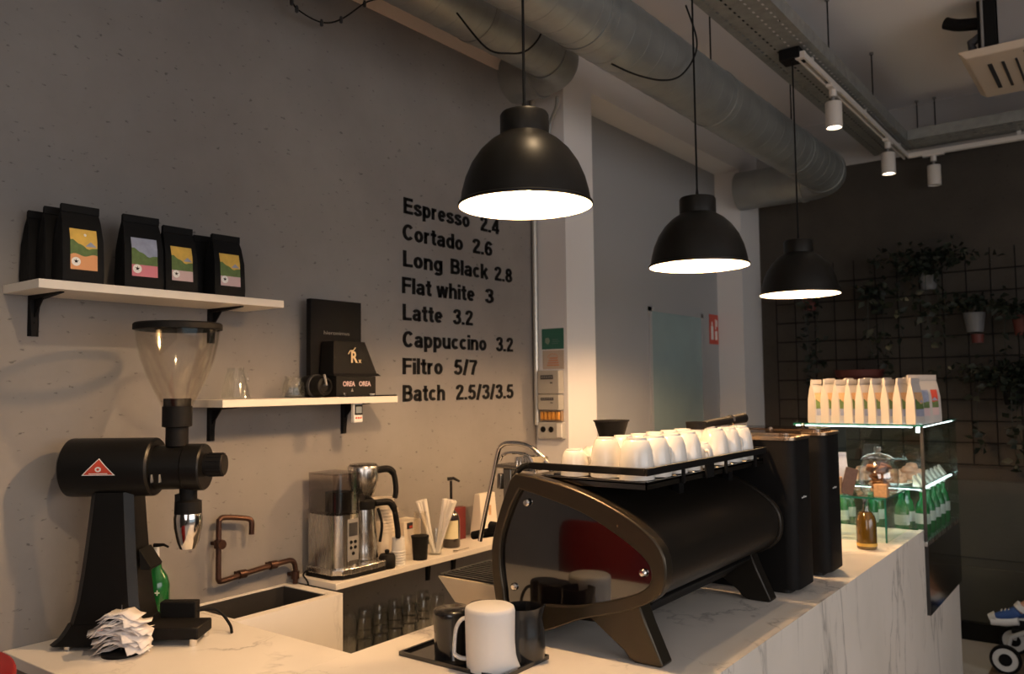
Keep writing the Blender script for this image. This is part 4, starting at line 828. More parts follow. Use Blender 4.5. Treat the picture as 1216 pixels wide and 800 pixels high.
big = cup_proto(0.043, 0.100, 'coffee_cup', ''); tall = cup_proto(0.040, 0.098, 'coffee_cup', ''); small = cup_proto(0.036, 0.066, 'espresso_cup', '')
orders = ['nearest', 'second', 'third', 'fourth', 'fifth', 'sixth', 'seventh', 'farthest']
firsts = set()
def put(proto, x, y, z, rz, label):
    c = proto if proto.name not in firsts else copy_tree(proto)
    firsts.add(proto.name); c['group'] = CG; place(c, (x, y, z), rz, label)
for k in range(8):
    y = 1.80 + k * 0.0925
    if k == 4: put(small, -0.985, y, TZ, PI + 0.9, 'small white espresso cup filling the gap in the customer-side cup row'); continue
    put(big, -0.985, y, TZ, random.uniform(-0.5, 0.1), 'upturned white cup, %s in the customer-side row on the machine' % orders[k])
for k in range(8):
    y = 1.815 + k * 0.088
    put(tall, -1.079, y, TZ, random.uniform(-0.5, 0.1), 'upturned tall white cup, %s in the middle row on the machine' % orders[k])
for k in range(7):
    y = 1.80 + k * 0.095
    if y > 2.45: break
    put(small, -1.165, y, TZ, random.uniform(-0.5, 0.1), 'upturned low espresso cup, %s in the barista-side row on the machine' % orders[k])
g = thing('coffee_dripper', (-1.165, 1.99, TZ + 0.066), 'black conical dripper standing on an espresso cup on the machine', 'dripper')
MB().lathe([(0, 0), (0.026, 0), (0.028, 0.003), (0.030, 0.008), (0.047, 0.062), (0.050, 0.064), (0.050, 0.067), (0.045, 0.066), (0.027, 0.010), (0, 0.008)], seg=30).build('cone', BLACKM, g)
g = thing('portafilter', (-1.07, 2.475, 1.405), 'black handled portafilter resting across the cups at the far end', 'portafilter')
MB().tube([(0, -0.10, 0.012), (0.02, 0.0, 0.018), (0.055, 0.10, 0.026)], [0.010, 0.0125, 0.016], 12).build('handle', BLACKM, g)
MB().tube([(0.032, 0.035, 0.0205), (0.035, 0.044, 0.021)], 0.0165, 14).build('collar', CHROME, g)
MB().lathe([(0, 0), (0.030, 0), (0.032, 0.022), (0.029, 0.022), (0.027, 0.004), (0, 0.004)], (-0.006, -0.13, 0.0), 24).build('basket', BLACKM, g)

# ------------------------------------------------------------------ milk pitchers on a black tray
g = thing('rinse_tray', (-1.27, 1.515, 0.90), 'flat black drip tray under the milk pitchers on the bar', 'tray', rz=0.0)
tx0, tx1, ty0, ty1 = -0.175, 0.135, -0.07, 0.115
b = MB().box(tx0, tx1, ty0, ty1, 0, 0.004); b.box(tx0, tx1, ty0, ty0 + 0.006, 0.004, 0.010).box(tx0, tx1, ty1 - 0.006, ty1, 0.004, 0.010).box(tx0, tx0 + 0.006, ty0 + 0.006, ty1 - 0.006, 0.004, 0.010).box(tx1 - 0.006, tx1, ty0 + 0.006, ty1 - 0.006, 0.004, 0.010)
b.build('tray', GLOSSB, g)
def pitcher(loc, r, h, m, label, inv=True, rz=0.0, handle=True):
    """milk pitcher; upside down: wide at the tray, the closed bottom on top, spout at the tray"""
    g = thing('milk_pitcher', loc, label, 'pitcher', rz=rz)
    seg = 40; prof = [(0, 0), (r * 0.93, 0), (r * 1.0, 0.006), (r * 1.0, h * 0.25), (r * 0.97, h * 0.55), (r * 0.86, h * 0.80), (r * 0.88, h)]
    prof_in = [(r * 0.85, h), (r * 0.83, h * 0.80), (r * 0.93, h * 0.5), (r * 0.96, 0.01), (0, 0.008)]
    if inv:
        prof = [(0, h), (r * 0.86, h), (r * 0.94, h - 0.003), (r * 0.975, h - 0.010), (r * 0.97, h * 0.78), (r * 0.955, h * 0.50), (r * 0.95, h * 0.25), (r * 0.93, h * 0.10), (r * 0.92, 0.0)]
        prof_in = [(r * 0.90, 0.0), (r * 0.92, h * 0.15), (r * 0.94, h * 0.5), (r * 0.94, h - 0.014), (0, h - 0.012)]
    mb = MB().lathe(prof + prof_in, seg=seg)
    # pull the spout out at local -Y/+X side
    zt = 0.0 if inv else h
    vs = []
    for x, y, z in mb.v:
        k = max(0, 1 - abs(z - zt) / (h * 0.30)) ** 1.5; a = math.atan2(y, x); d = math.exp(-(a / 0.38) ** 2)
        f = 1 + 0.26 * k * d; vs.append((x * f, y * f, z + (0.008 * k * d if not inv else 0)))
    mb.v = vs; mb.build('jug', m, g, ang=50)
    if handle:
        t = 0.0045; r1 = r * 0.95
        z0, z1 = (h * 0.30, h * 0.70) if inv else (h * 0.2, h * 0.82)
        path = catmull([(-r1 + 0.003, 0, z1 + 0.014), (-r1 - 0.010, 0, z1 + 0.010), (-r1 - 0.022, 0, z1 - 0.012), (-r1 - 0.026, 0, h * 0.30), (-r1 - 0.024, 0, z0 - 0.012), (-r1 - 0.010, 0, z0 - 0.020), (-r1 + 0.003, 0, z0 - 0.021)], 5)
        hb = MB(); hb.tube(path, t, 8); hb.v = [(x, y * 1.9, z) for x, y, z in hb.v]; hb.build('handle', m, g)
    return g
pitcher((-1.205, 1.497, 0.904), 0.059, 0.138, mat('white_enamel', (0.78, 0.76, 0.74), 0.4, noise=0), 'white milk pitcher turned upside down, front of the black tray', True, rz=A37)
pitcher((-1.338, 1.515, 0.904), 0.044, 0.108, mat('black_enamel', (0.014, 0.013, 0.012), 0.22, coat=0.3), 'small black milk pitcher upside down, leftmost on the tray', True, rz=A37 - 1.3)
pitcher((-1.272, 1.566, 0.904), 0.047, 0.118, MATS['black_enamel'], 'black milk pitcher standing behind and left of the white one', True, rz=2.0, handle=False)
pitcher((-1.182, 1.592, 0.904), 0.052, 0.120, MATS['black_enamel'], 'black milk pitcher with spout up, right of the white one', False, rz=0.35, handle=False)

# ------------------------------------------------------------------ on-demand grinders
def odg(y0, y1, x1, label, top):
    g = thing('espresso_grinder', (x1 - 0.2, (y0 + y1) / 2, 0.90), label, 'grinder', 'black grinders behind the machine', world=True)
    def rb(x0, xx, ya, yb, c, z0, z1):
        P = []
        for cx0, cy0, a0 in ((xx - c, ya + c, -PI / 2), (xx - c, yb - c, 0), (x0 + c, yb - c, PI / 2), (x0 + c, ya + c, PI)):
            P += [(cx0 + c * math.cos(a0 + t * PI / 12), cy0 + c * math.sin(a0 + t * PI / 12)) for t in range(7)]
        return MB().prism(P, z0, z1, 'XY')
    rb(x1 - 0.36, x1, y0, y1, 0.035, 0.915, top).build('housing', BLACKM, g, bevel=0.002)
    rb(x1 - 0.30, x1 - 0.03, y0 + 0.02, y1 - 0.02, 0.02, 0.90, 0.915).build('plinth', BLACK, g)
    rb(x1 - 0.365, x1 + 0.003, y0 - 0.003, y1 + 0.003, 0.035, top + 0.0005, top + 0.010).build('top_trim', mat('bronze_trim', (0.35, 0.25, 0.17), 0.25, 0.9), g)
    rb(x1 - 0.34, x1 - 0.02, y0 + 0.012, y1 - 0.012, 0.03, top + 0.010, top + 0.022).build('top_lid', SMOKE, g)
    MB().lathe([(0, 0), (0.006, 0), (0.008, 0.008), (0.004, 0.014), (0, 0.014)], (x1 - 0.10, (y0 + y1) / 2, top + 0.022), 14).build('lid_knob', CHROME, g)
    ym = y0 + 0.065
    mk = MB().use(WHITE)
    for q in range(3): mk.box(x1, x1 + 0.0008, ym + q * 0.016, ym + q * 0.016 + 0.009, 1.185, 1.189 + 0.002 * (q % 2))
    mk.build('maker_mark', WHITE, g)
    MB().tube([(x1 - 0.37, (y0 + y1) / 2, 1.06), (x1 - 0.42, (y0 + y1) / 2, 1.02)], [0.03, 0.02], 16).build('spout', BLACKM, g)
    MB().box(x1 - 0.44, x1 - 0.36, y0 + 0.03, y1 - 0.03, 0.985, 0.997).build('holder_fork', CHROME, g)
odg(2.525, 2.705, -0.845, 'black boxy espresso grinder directly behind the espresso machine', 1.365)
odg(2.815, 2.990, -0.835, 'black boxy espresso grinder farther along, next to the glass case', 1.365)

# amber bottle and small box on the bar
g = thing('amber_bottle', (-0.865, 3.40, 0.90), 'small amber glass bottle with clear neck on the bar end', 'bottle')
MB().lathe([(0, 0), (0.034, 0), (0.037, 0.004), (0.037, 0.105), (0.032, 0.125), (0.022, 0.140), (0, 0.140)], seg=30).build('bottle_body', AMBER, g)
MB().lathe([(0.018, 0.140), (0.014, 0.155), (0.012, 0.185), (0.014, 0.19), (0.011, 0.19), (0.010, 0.16), (0.014, 0.142)], seg=24).build('bottle_neck', GLASS, g)
MB().lathe([(0.0373, 0.012), (0.0373, 0.024)], seg=30).build('band', YEL, g, fix=False)
g = thing('sugar_box', (-1.10, 3.48, 0.90), 'pale wooden box beside the black grinder on the bar', 'box')
MB().box(-0.05, 0.05, -0.05, 0.05, 0, 0.062).build('carton', CARD, g, bevel=0.002); MB().box(-0.02, 0.02, -0.0508, -0.05, 0.015, 0.045).build('label', TAN, g)

# ------------------------------------------------------------------ display case
dc = thing('display_case', (-1.12, 4.3, 0.535), 'glass pastry display case with black base at the bar end', 'display case', world=True)
CX0, CX1, CY0, CY1, CT = -1.31, -0.755, 3.96, 4.74, 1.345
MB().box(CX0, CX1 - 0.001, CY0, CY1, 0.536, 0.83).build('base', GLOSSB, dc)
MB().box(CX0, CX1, CY0 - 0.02, CY1, 0.831, 0.852).build('base_rim', STEEL, dc, bevel=0.002)
t = 0.006
MB().box(CX0, CX1, CY0 - 0.03, CY1 + 0.02, CT, CT + 0.008).build('top_glass', PANE, dc)
ed = MB().box(CX0, CX1 + 0.001, CY0 - 0.032, CY0 - 0.030, CT, CT + 0.008).box(CX1, CX1 + 0.002, CY0 - 0.03, CY1 + 0.02, CT, CT + 0.008)
ed.build('glass_edge', EDGEG, dc)
MB().box(CX1 - t, CX1, CY0 - 0.02, CY1, 0.852, CT).build('side_pane', PANE, dc)
MB().box(CX0, CX1 - t, CY0 - 0.02, CY0 - 0.014, 0.905, CT).build('front_pane', PANE, dc)
MB().box(CX0, CX1, CY1, CY1 + t, 0.852, CT).build('rear_pane', PANE, dc)
MB().box(CX1 - 0.012, CX1 + 0.001, CY0 - 0.021, CY0 - 0.012, 0.852, CT).build('corner_post', DGREY, dc)
MB().box(CX0, CX1 - 0.01, CY0 + 0.0, CY1, 1.072, 1.080).build('middle_shelf', PANE, dc)
MB().box(CX0, CX1 - 0.01, CY0 - 0.002, CY0, 1.072, 1.080).build('glass_edge', EDGEG, dc)
MB().box(CX0, CX1 - 0.05, CY0 + 0.010, CY0 + 0.022, CT - 0.006, CT - 0.003).build('light_strip', LED, dc)
MB().box(CX1 - 0.03, CX1 - 0.012, CY0 + 0.004, CY1 - 0.02, CT - 0.007, CT - 0.003).build('light_strip', LED, dc)
MB().box(CX0, CX1 - 0.03, CY0 + 0.02, CY0 + 0.032, 1.067, 1.071).build('light_strip', LED, dc)
MB().box(CX1 - 0.03, CX1 - 0.018, CY0 + 0.05, CY1 - 0.04, 1.067, 1.071).build('light_strip', LED, dc)
MB().lathe([(0, 0), (0.011, 0), (0.011, 0.018), (0, 0.018)], (CX1 - 0.02, CY0 - 0.005, CT - 0.026), 16).build('corner_light', mat('corner_led', (1, 1, 1), 0.3, emit=(0.85, 0.95, 1.0), estr=4), dc)
MB().box(CX0 + 0.01, CX0 + 0.016, CY0, CY1, 0.852, CT - 0.02).build('rear_door', DGREY, dc)
# low glass box in front of the case
gc = thing('glass_screen', (-1.1, 3.74, 0.90), 'low clear glass shelf box before the display case', 'glass shelf', world=True)
GX1, GY0, GZ = -0.825, 3.545, 1.078
MB().box(-1.45, GX1, GY0, 3.90, GZ - 0.008, GZ).build('top_glass', PANE, gc)
MB().box(GX1 - t, GX1, GY0 + 0.006, 3.90, 0.901, GZ - 0.008).build('side_pane', PANE, gc)
MB().box(-1.45, GX1 - t, GY0, GY0 + t, 0.901, GZ - 0.008).build('front_pane', PANE, gc)
ed = MB().box(-1.45, GX1, GY0 - 0.0015, GY0, GZ - 0.008, GZ).box(GX1, GX1 + 0.0015, GY0, 3.90, GZ - 0.008, GZ).box(GX1 - t, GX1 + 0.001, GY0, GY0 + 0.006, 0.901, GZ - 0.008); ed.build('glass_edge', EDGEG, gc)
# cookie jar
g = thing('cookie_jar', (-0.885, 3.70, GZ), 'round lidded glass jar full of brown cookies on the glass shelf', 'jar')
MB().lathe([(0, 0), (0.06, 0), (0.072, 0.01), (0.080, 0.05), (0.078, 0.10), (0.060, 0.130), (0.058, 0.138), (0.056, 0.138), (0.058, 0.128), (0.075, 0.098), (0.077, 0.05), (0.069, 0.012), (0, 0.006)], seg=36).build('jar_body', JARG, g)
MB().lathe([(0.0, 0.139), (0.066, 0.139), (0.067, 0.146), (0.045, 0.160), (0.012, 0.166), (0.010, 0.172), (0.018, 0.180), (0.016, 0.190), (0, 0.192)], seg=36).build('jar_lid', JARG, g)
ck0 = None
for k in range(34):
    if ck0 is None: ck0 = c = MB().lathe([(0, 0), (0.022, 0.0), (0.026, 0.004), (0.022, 0.010), (0, 0.012)], seg=14).build('cookie', COOKIE, g)
    else: c = ck0.copy(); COL.objects.link(c)
    a = random.uniform(0, 2 * PI); q = random.uniform(0, 0.036); c.location = (q * math.cos(a), q * math.sin(a), 0.012 + (k // 4) * 0.012); c.rotation_euler = (random.uniform(-0.5, 0.5), random.uniform(-0.5, 0.5), a)
MB().box(0.052, 0.085, -0.085, -0.082, 0.0, 0.045).build('tag_card', TAN, g) if False else None
flat_box('price_card', (-0.850, 3.585, GZ), 0.05, 0.03, 0.05, TAN, 'brown card tag leaning before the cookie jar', 'card', 0.001)
g = thing('snack_packet', (-1.04, 3.66, GZ), 'blue white snack packet leaning on the glass shelf left of the jar', 'packet')
bag(g, 0.08, 0.05, 0.165, mat('blue_white_film', (0.45, 0.52, 0.70), 0.35, noise=0.3, nscale=30), 0.012); g.rotation_euler = (0, 0, -1.2)
g = thing('chocolate_bar', (-0.99, 3.60, GZ), 'dark brown packet leaning between snack packet and cookie jar', 'packet')
MB().box(-0.005, 0.005, -0.025, 0.025, 0, 0.11).build('packet', mat('brown_film', (0.10, 0.06, 0.05), 0.4, noise=0.4, nscale=60), g, bevel=0.002); g.rotation_euler = (-0.25, 0.0, -1.1)
flat_box('brown_carton', (-1.03, 3.585, GZ), 0.05, 0.04, 0.07, TAN, 'small tan carton left of the dark packet on the glass shelf', 'box', 0.001)
# pastries in the case
for k, (x, y, nm) in enumerate(((-0.90, 4.05, 'nearest'), (-0.88, 4.22, 'second'), (-1.06, 4.12, 'left'), (-0.90, 4.40, 'farthest'))):
    g = thing('pastry_plate', (x, y, 1.080), 'pale plate of pastries in the glass case, the %s one' % nm, 'pastries', 'pastry plates in the case')
    MB().lathe([(0, 0), (0.05, 0), (0.072, 0.010), (0.070, 0.011), (0.05, 0.003), (0, 0.003)], seg=28).build('plate', PORC, g)
    for j in range(6):
        a = j * 1.05; m = MB().lathe([(0, 0), (0.024, 0.002), (0.029, 0.014), (0.022, 0.030), (0, 0.036)], seg=14).build('pastry', mat('pastry_pink', (0.62, 0.36, 0.26), 0.6, noise=0.4, nscale=40), g)
        m.location = (0.036 * math.cos(a) if j else 0, 0.036 * math.sin(a) if j else 0, 0.004 if j else 0.034)
tg0 = None
for k in range(7):
    if tg0 is None:
        m = MB().hexa([(-0.02, -0.024, 0), (0.012, -0.024, 0), (0.012, 0.024, 0), (-0.02, 0.024, 0)], [(-0.022, -0.024, 0.045), (-0.019, -0.024, 0.045), (-0.019, 0.024, 0.045), (-0.022, 0.024, 0.045)])
        tg0 = c = m.build('price_tag', WPLA); shift_single(c, (0, 0, 0)); tag(c, '', 'price tag', 'white price tags in the glass case')
    else: c = tg0.copy(); COL.objects.link(c)
    c.location = (-0.795, 4.02 + k * 0.095, 1.080); c['label'] = 'white folded price tag by the case side glass, %s from the front corner' % ['first', 'second', 'third', 'fourth', 'fifth', 'sixth', 'seventh'][k]
# green bottles
def gbottle(x, y, z, label, first=[None]):
    if first[0] is None:
        g = first[0] = thing('green_bottle', (0, 0, 0), '', 'bottle', 'green bottles in the display case')
        MB().lathe([(0, 0), (0.028, 0), (0.031, 0.005), (0.031, 0.11), (0.024, 0.14), (0.012, 0.165), (0.012, 0.195), (0, 0.195)], seg=24).build('bottle_body', GREENL, g)
        MB().lathe([(0, 0.195), (0.0145, 0.195), (0.0145, 0.208), (0, 0.208)], seg=16).build('cap', WPLA, g)
        MB().lathe([(0.0316, 0.055), (0.0316, 0.10)], seg=24).build('label', WHITE, g, fix=False)
    else: g = copy_tree(first[0])
    place(g, (x, y, z), random.uniform(0, 6), label)
nth = ['first', 'second', 'third', 'fourth', 'fifth', 'sixth', 'seventh', 'eighth', 'ninth', 'tenth', 'eleventh', 'twelfth']
for k in range(8):
    gbottle(-1.26 + (k % 4) * 0.13, 4.02 + (k // 4) * 0.12, 0.852, 'green glass bottle, %s from left in the %s row of the case' % (nth[k % 4], ['front', 'second'][k // 4]))
for k in range(5): gbottle(-0.80, 4.10 + k * 0.12, 0.852, 'green glass bottle along the side glass, %s from the front corner' % nth[k])
g = thing('white_canister', (-1.38, 3.80, 0.901), 'green canister behind the low glass by the grinder', 'canister'); MB().lathe([(0, 0), (0.03, 0), (0.03, 0.16), (0.02, 0.19), (0, 0.19)], seg=24).build('body', GREENL, g)
# white coffee bags on the glass top
TB = CT + 0.0085
WG = 'white coffee bags on the glass case top'
for k in range(9):
    x = -1.215 + k * 0.053; g = thing('coffee_bag', (x, 3.985 + random.uniform(-0.006, 0.006), TB), 'white coffee bag in the glass-top row, %s counted from the left' % nth[k], 'bag', WG, rz=random.uniform(-0.10, 0.06) - 0.42)
    bag(g, 0.066, 0.046, 0.200 + random.uniform(-0.004, 0.004), BAGW, 0.02); label_card(g, 0.054, 0.105, 0.046, 0.2, 0.035, TAN, BLUEP, False, sun=False)
for k, (x, y, lb, rz, sky) in enumerate(((-0.790, 4.04, 'white coffee bag turned to the room at the case corner, second from right', -0.75, BLUEP), (-0.775, 4.16, 'white coffee bag with red flower label, rightmost on the glass case', -0.70, REDS))):
    g = thing('coffee_bag', (x, y, TB), lb, 'bag', WG, rz=rz); bag(g, 0.105, 0.055, 0.215, BAGW, 0.022); label_card(g, 0.075, 0.115, 0.055, 0.215, 0.035, sky, LPINK, False, sun=False)
for k in range(5):
    x = -1.18 + k * 0.085; g = thing('coffee_bag', (x, 4.08, TB), 'white coffee bag in the back row on glass, %s from left' % nth[k], 'bag', WG, rz=-0.25); bag(g, 0.078, 0.05, 0.205, BAGW, 0.02)

# ------------------------------------------------------------------ pendant lamps
def pendant(x, y, z, ztop, label, canopy=None, first=[None]):
    g = thing('pendant_lamp', (x, y, z), label, 'lamp', 'black dome pendant lamps over the bar')
    if first[0] is None:
        po = [(0.165, 0.0), (0.1675, 0.002), (0.1675, 0.007), (0.162, 0.010), (0.158, 0.035), (0.149, 0.070), (0.134, 0.105), (0.112, 0.138), (0.086, 0.163), (0.064, 0.177), (0.061, 0.180), (0.061, 0.228), (0.057, 0.235), (0.03, 0.240), (0, 0.241)]
        pi = [(0.1645, 0.0005), (0.1605, 0.009), (0.156, 0.035), (0.147, 0.069), (0.132, 0.103), (0.110, 0.136), (0.084, 0.160), (0.05, 0.172), (0, 0.174)]
        a = MB().lathe(po, seg=64).build('shade', PEND, g, ang=40); b = MB().lathe(pi, seg=64).build('shade_lining', PENDI, g)
        c = MB().lathe([(0, 0.032), (0.012, 0.034), (0.021, 0.044), (0.023, 0.054), (0.020, 0.066), (0.012, 0.080), (0.010, 0.10), (0, 0.10)], seg=24).build('bulb', BULB, g)
        d = MB().lathe([(0, 0.10), (0.02, 0.10), (0.02, 0.17), (0, 0.17)], seg=20).build('lamp_holder', BLACKM, g)
        e = MB().lathe([(0.0, 0.241), (0.006, 0.241), (0.004, 0.262), (0, 0.262)], seg=12).build('cord_grip', BLACKM, g)
        first[0] = [a, b, c, d, e]
    else:
        for q in first[0]: c = q.copy(); COL.objects.link(c); c.parent = g
    MB().tube([(0, 0, 0.25), (0, 0, ztop - z)], 0.0035, 8).build('cord', BLACKM, g)
    if canopy: MB().box(-0.045, 0.045, -0.045, 0.045, ztop - z - 0.05, ztop - z).build('canopy', BLACKM, g, bevel=0.004)
    return g
pendant(-1.192, 1.638, 1.985, 2.993, 'largest black dome pendant lamp, in front of the menu lettering')
pendant(-1.166, 2.594, 1.937, 2.993, 'middle black dome pendant lamp above the cups')
pendant(-1.145, 3.574, 1.920, 2.993, 'farthest and smallest black dome pendant lamp near the dark wall', True)

# ------------------------------------------------------------------ ducts
def duct(name, pts, r, label, corner=None):
    g = thing(name, tuple(pts[0]), label, 'duct', world=True)
    MB().tube(pts, r, 40, cap=False).build('pipe', DUCT, g, ang=60)
    return g
def bend(x, y, z, Rb, n=9):   # from +Y travel to -X travel, outer corner at (x,y)
    return [(x - Rb + Rb * math.cos(a), y - Rb + Rb * math.sin(a), z) for a in [PI / 2 * k / n for k in range(n + 1)]]
def duct_run(X, Yend, z, r, Rb, Ystart, Xend, label):
    g = thing('ventilation_duct', (X, Ystart, z), label, 'duct', world=True)
    body = MB(); y = Ystart; pts = []
    while y < Yend - Rb: pts.append((X, y, z)); y += 0.11
    body.tube(pts + [(X, Yend - Rb, z)], r, 44, cap=False); body.build('straight_run', DUCT, g, ang=60)
    seam = MB()
    for p in pts[1:]:
        seam.tube([(X, p[1] - 0.003, z), (X, p[1] + 0.003, z)], r + 0.0009, 44)
    seam.build('seam_ribs', DUCT, g, ang=40)
    MB().tube(bend(X, Yend, z, Rb), r, 44, cap=False).build('elbow', DUCT, g, ang=60)
    MB().tube([(X - Rb, Yend, z), (Xend, Yend, z)], r, 44, cap=False).build('wall_run', DUCT, g, ang=60)
    for yy in (Yend - Rb - 0.01,):
        MB().tube([(X, yy - 0.012, z), (X, yy + 0.012, z)], r + 0.007, 44).build('flange', DUCT, g)
    MB().tube([(X - Rb - 0.012, Yend, z), (X - Rb + 0.012, Yend, z)], r + 0.007, 44).build('flange', DUCT, g)
    y = Ystart + 0.5
    while y < Yend - 0.3:
        MB().tube([(X, y - 0.012, z), (X, y + 0.012, z)], r + 0.004, 40).build('strap', TRAYM, g)
        MB().tube([(X, y, z + r), (X, y, CZ)], 0.004, 6).build('hanger_rod', BLACKM, g); y += 1.1
    return g
duct_run(-1.97, 3.04, 2.978, 0.112, 0.16, -0.3, WX, 'galvanised round duct nearest the plaster wall, elbowing into it over the menu')
duct_run(-1.49, 5.35, 2.840, 0.128, 0.18, -0.3, -2.10, 'long galvanised round duct running to the dark far wall')
g = thing('flexible_conduit', (-2.16, 3.05, 2.80), 'thin bent metal conduit dropping below the near duct elbow', 'conduit', world=True)
MB().tube(catmull([(-2.06, 3.09, 2.862), (-2.08, 3.11, 2.82), (-2.13, 3.13, 2.76), (-2.16, 3.14, 2.66), (-2.265, 3.18, 2.60)], 5), 0.009, 8).build('hose', DUCT, g)
# cords looping round the far duct
single(MB().tube(catmull([(-1.335, 2.91, 3.01), (-1.33, 2.99, 2.906), (-1.33, 2.962, 2.818), (-1.33, 2.836, 2.707), (-1.34, 2.693, 2.650), (-1.40, 2.60, 2.66), (-1.47, 2.56, 2.703)], 6), 0.0035, 7), 'looped_cord', BLACKM, (-1.335, 2.91, 3.01), 'black lamp cord looping under the long duct above the middle pendant', 'cord')
single(MB().tube(catmull([(-1.69, 2.40, 3.05), (-1.70, 2.46, 2.94), (-1.70, 2.475, 2.90), (-1.70, 2.435, 2.82), (-1.70, 2.355, 2.745), (-1.71, 2.27, 2.71), (-1.76, 2.20, 2.72), (-1.86, 2.16, 2.86)], 6), 0.0035, 7), 'looped_cord', BLACKM, (-1.69, 2.40, 3.05), 'black lamp cord looping between the ducts above the largest pendant', 'cord')
g = thing('hanger_bar', (-1.72, 3.4, 2.95), 'dark steel bar tying the two ducts by the near elbow', 'bar', world=True)
MB().tube([(-1.875, 3.02, 3.0), (-1.60, 3.30, 3.02)], 0.008, 6).build('bar', BLACKM, g)
# ------------------------------------------------------------------ cable tray
TXA, TXB, TYE = -1.29, -1.05, 5.58
def tray(label, along, x0, x1, y0, y1, z):
    g = thing('cable_tray', ((x0 + x1) / 2, y0, z), label, 'cable tray', world=True)
    b = MB(); L_ = (y1 - y0) if along == 'Y' else (x1 - x0); W_ = (x1 - x0) if along == 'Y' else (y1 - y0)
    def bx_(l0, l1, w0, w1, z0, z1):
        if along == 'Y': b.box(x0 + w0, x0 + w1, y0 + l0, y0 + l1, z0, z1)
        else: b.box(x0 + l0, x0 + l1, y0 + w0, y0 + w1, z0, z1)
    sl = [0.0, 0.035, 0.049, 0.095, 0.109, W_ - 0.109, W_ - 0.095, W_ - 0.049, W_ - 0.035, W_]
    sl = [0.0, 0.032, 0.042, W_ / 2 - 0.035, W_ / 2 - 0.025, W_ / 2 + 0.025, W_ / 2 + 0.035, W_ - 0.042, W_ - 0.032, W_]
    for k in range(0, 10, 2): bx_(0, L_, sl[k], sl[k + 1], 0 + z, z + 0.002)
    l = 0.0
    while l < L_:
        for k in range(1, 9, 2): bx_(l, min(l + 0.022, L_), sl[k], sl[k + 1], z, z + 0.002)
        l += 0.045
    b.build('perforated_floor', TRAYM, g, smooth=False)
    b = MB(); bx_(0, L_, 0, 0.0025, z + 0.002, z + 0.062); b.build('side_rail', TRAYM, g)
    b = MB(); bx_(0, L_, W_ - 0.0025, W_, z + 0.002, z + 0.062); b.build('side_rail', TRAYM, g)
    b = MB()
    for k in range(4):
        w0 = 0.04 + k * 0.04
        pts = [((x0 + w0, y0 + q * L_ / 12, z + 0.014) if along == 'Y' else (x0 + q * L_ / 12, y0 + w0, z + 0.014)) for q in range(13)]
        pts = [(p[0] + (random.uniform(-0.006, 0.006) if along == 'Y' else 0), p[1] + (0 if along == 'Y' else random.uniform(-0.006, 0.006)), p[2]) for p in pts]
        b2 = MB().tube(catmull(pts, 3), 0.008, 6).build('cable', BLACKM, g)
    return g
tray('perforated galvanised cable tray running above the pendant lamps', 'Y', TXA, TXB, -0.3, TYE + 0.02, 2.995)
tray('perforated galvanised cable tray crossing along the dark far wall', 'X', TXB + 0.005, 2.5, 5.36, 5.60, 2.995)
rods = [(-1.06, 3.83), (-1.06, 4.62), (-1.03, 5.60), (-0.93, 5.60), (-1.06, 2.9), (-1.28, 3.83), (-1.28, 2.9)]
rl = ['third from the far wall', 'second from the far wall', 'at the tray corner', 'right beside the corner one', 'nearest the camera on the room side', 'on the wall side above the far lamp', 'nearest the camera on the wall side']
for (x, y), q in zip(rods, rl):
    g = thing('hanger_rod', (x, y, 2.997), 'thin threaded ceiling rod holding the cable tray, %s' % q, 'rod', 'ceiling rods of the cable tray', world=True)
    MB().tube([(x, y, 2.998), (x, y, CZ)], 0.0035, 6).build('rod', BLACKM, g); MB().tube([(x, y, CZ - 0.012), (x, y, CZ)], 0.011, 8).build('ceiling_anchor', GREYP, g)
# light track + spots
g = thing('light_track', (-1.10, 3.56, 2.94), 'white lighting track under the cable tray, turning along the far wall', 'track', world=True)
TRW = mat('track_white', (0.62, 0.58, 0.54), 0.4)
def rail(x0, x1, y0, y1):
    b = MB(); z0, z1 = 2.940, 2.966
    if y1 - y0 > x1 - x0:
        b.box(x0, x0 + 0.009, y0, y1, z0, z1).box(x1 - 0.009, x1, y0, y1, z0, z1).box(x0 + 0.009, x1 - 0.009, y0, y1, z1 - 0.004, z1)
    else: b.box(x0, x1, y0, y0 + 0.009, z0, z1).box(x0, x1, y1 - 0.009, y1, z0, z1).box(x0, x1, y0 + 0.009, y1 - 0.009, z1 - 0.004, z1)
    return b
rail(-1.118, -1.082, 3.56, 5.60).build('rail', TRW, g); rail(-1.081, 2.4, 5.564, 5.60).build('rail', TRW, g)
MB().box(-1.12, -1.08, 3.535, 3.56, 2.938, 2.968).build('end_cap', TRW, g)
for y in (3.7, 4.6, 5.4): MB().box(-1.105, -1.095, y, y + 0.02, 2.966, 2.995).build('clip', TRW, g)
for x in (-0.5, 0.5, 1.5): MB().box(x, x + 0.02, 5.577, 5.587, 2.966, 2.995).build('clip', TRW, g)
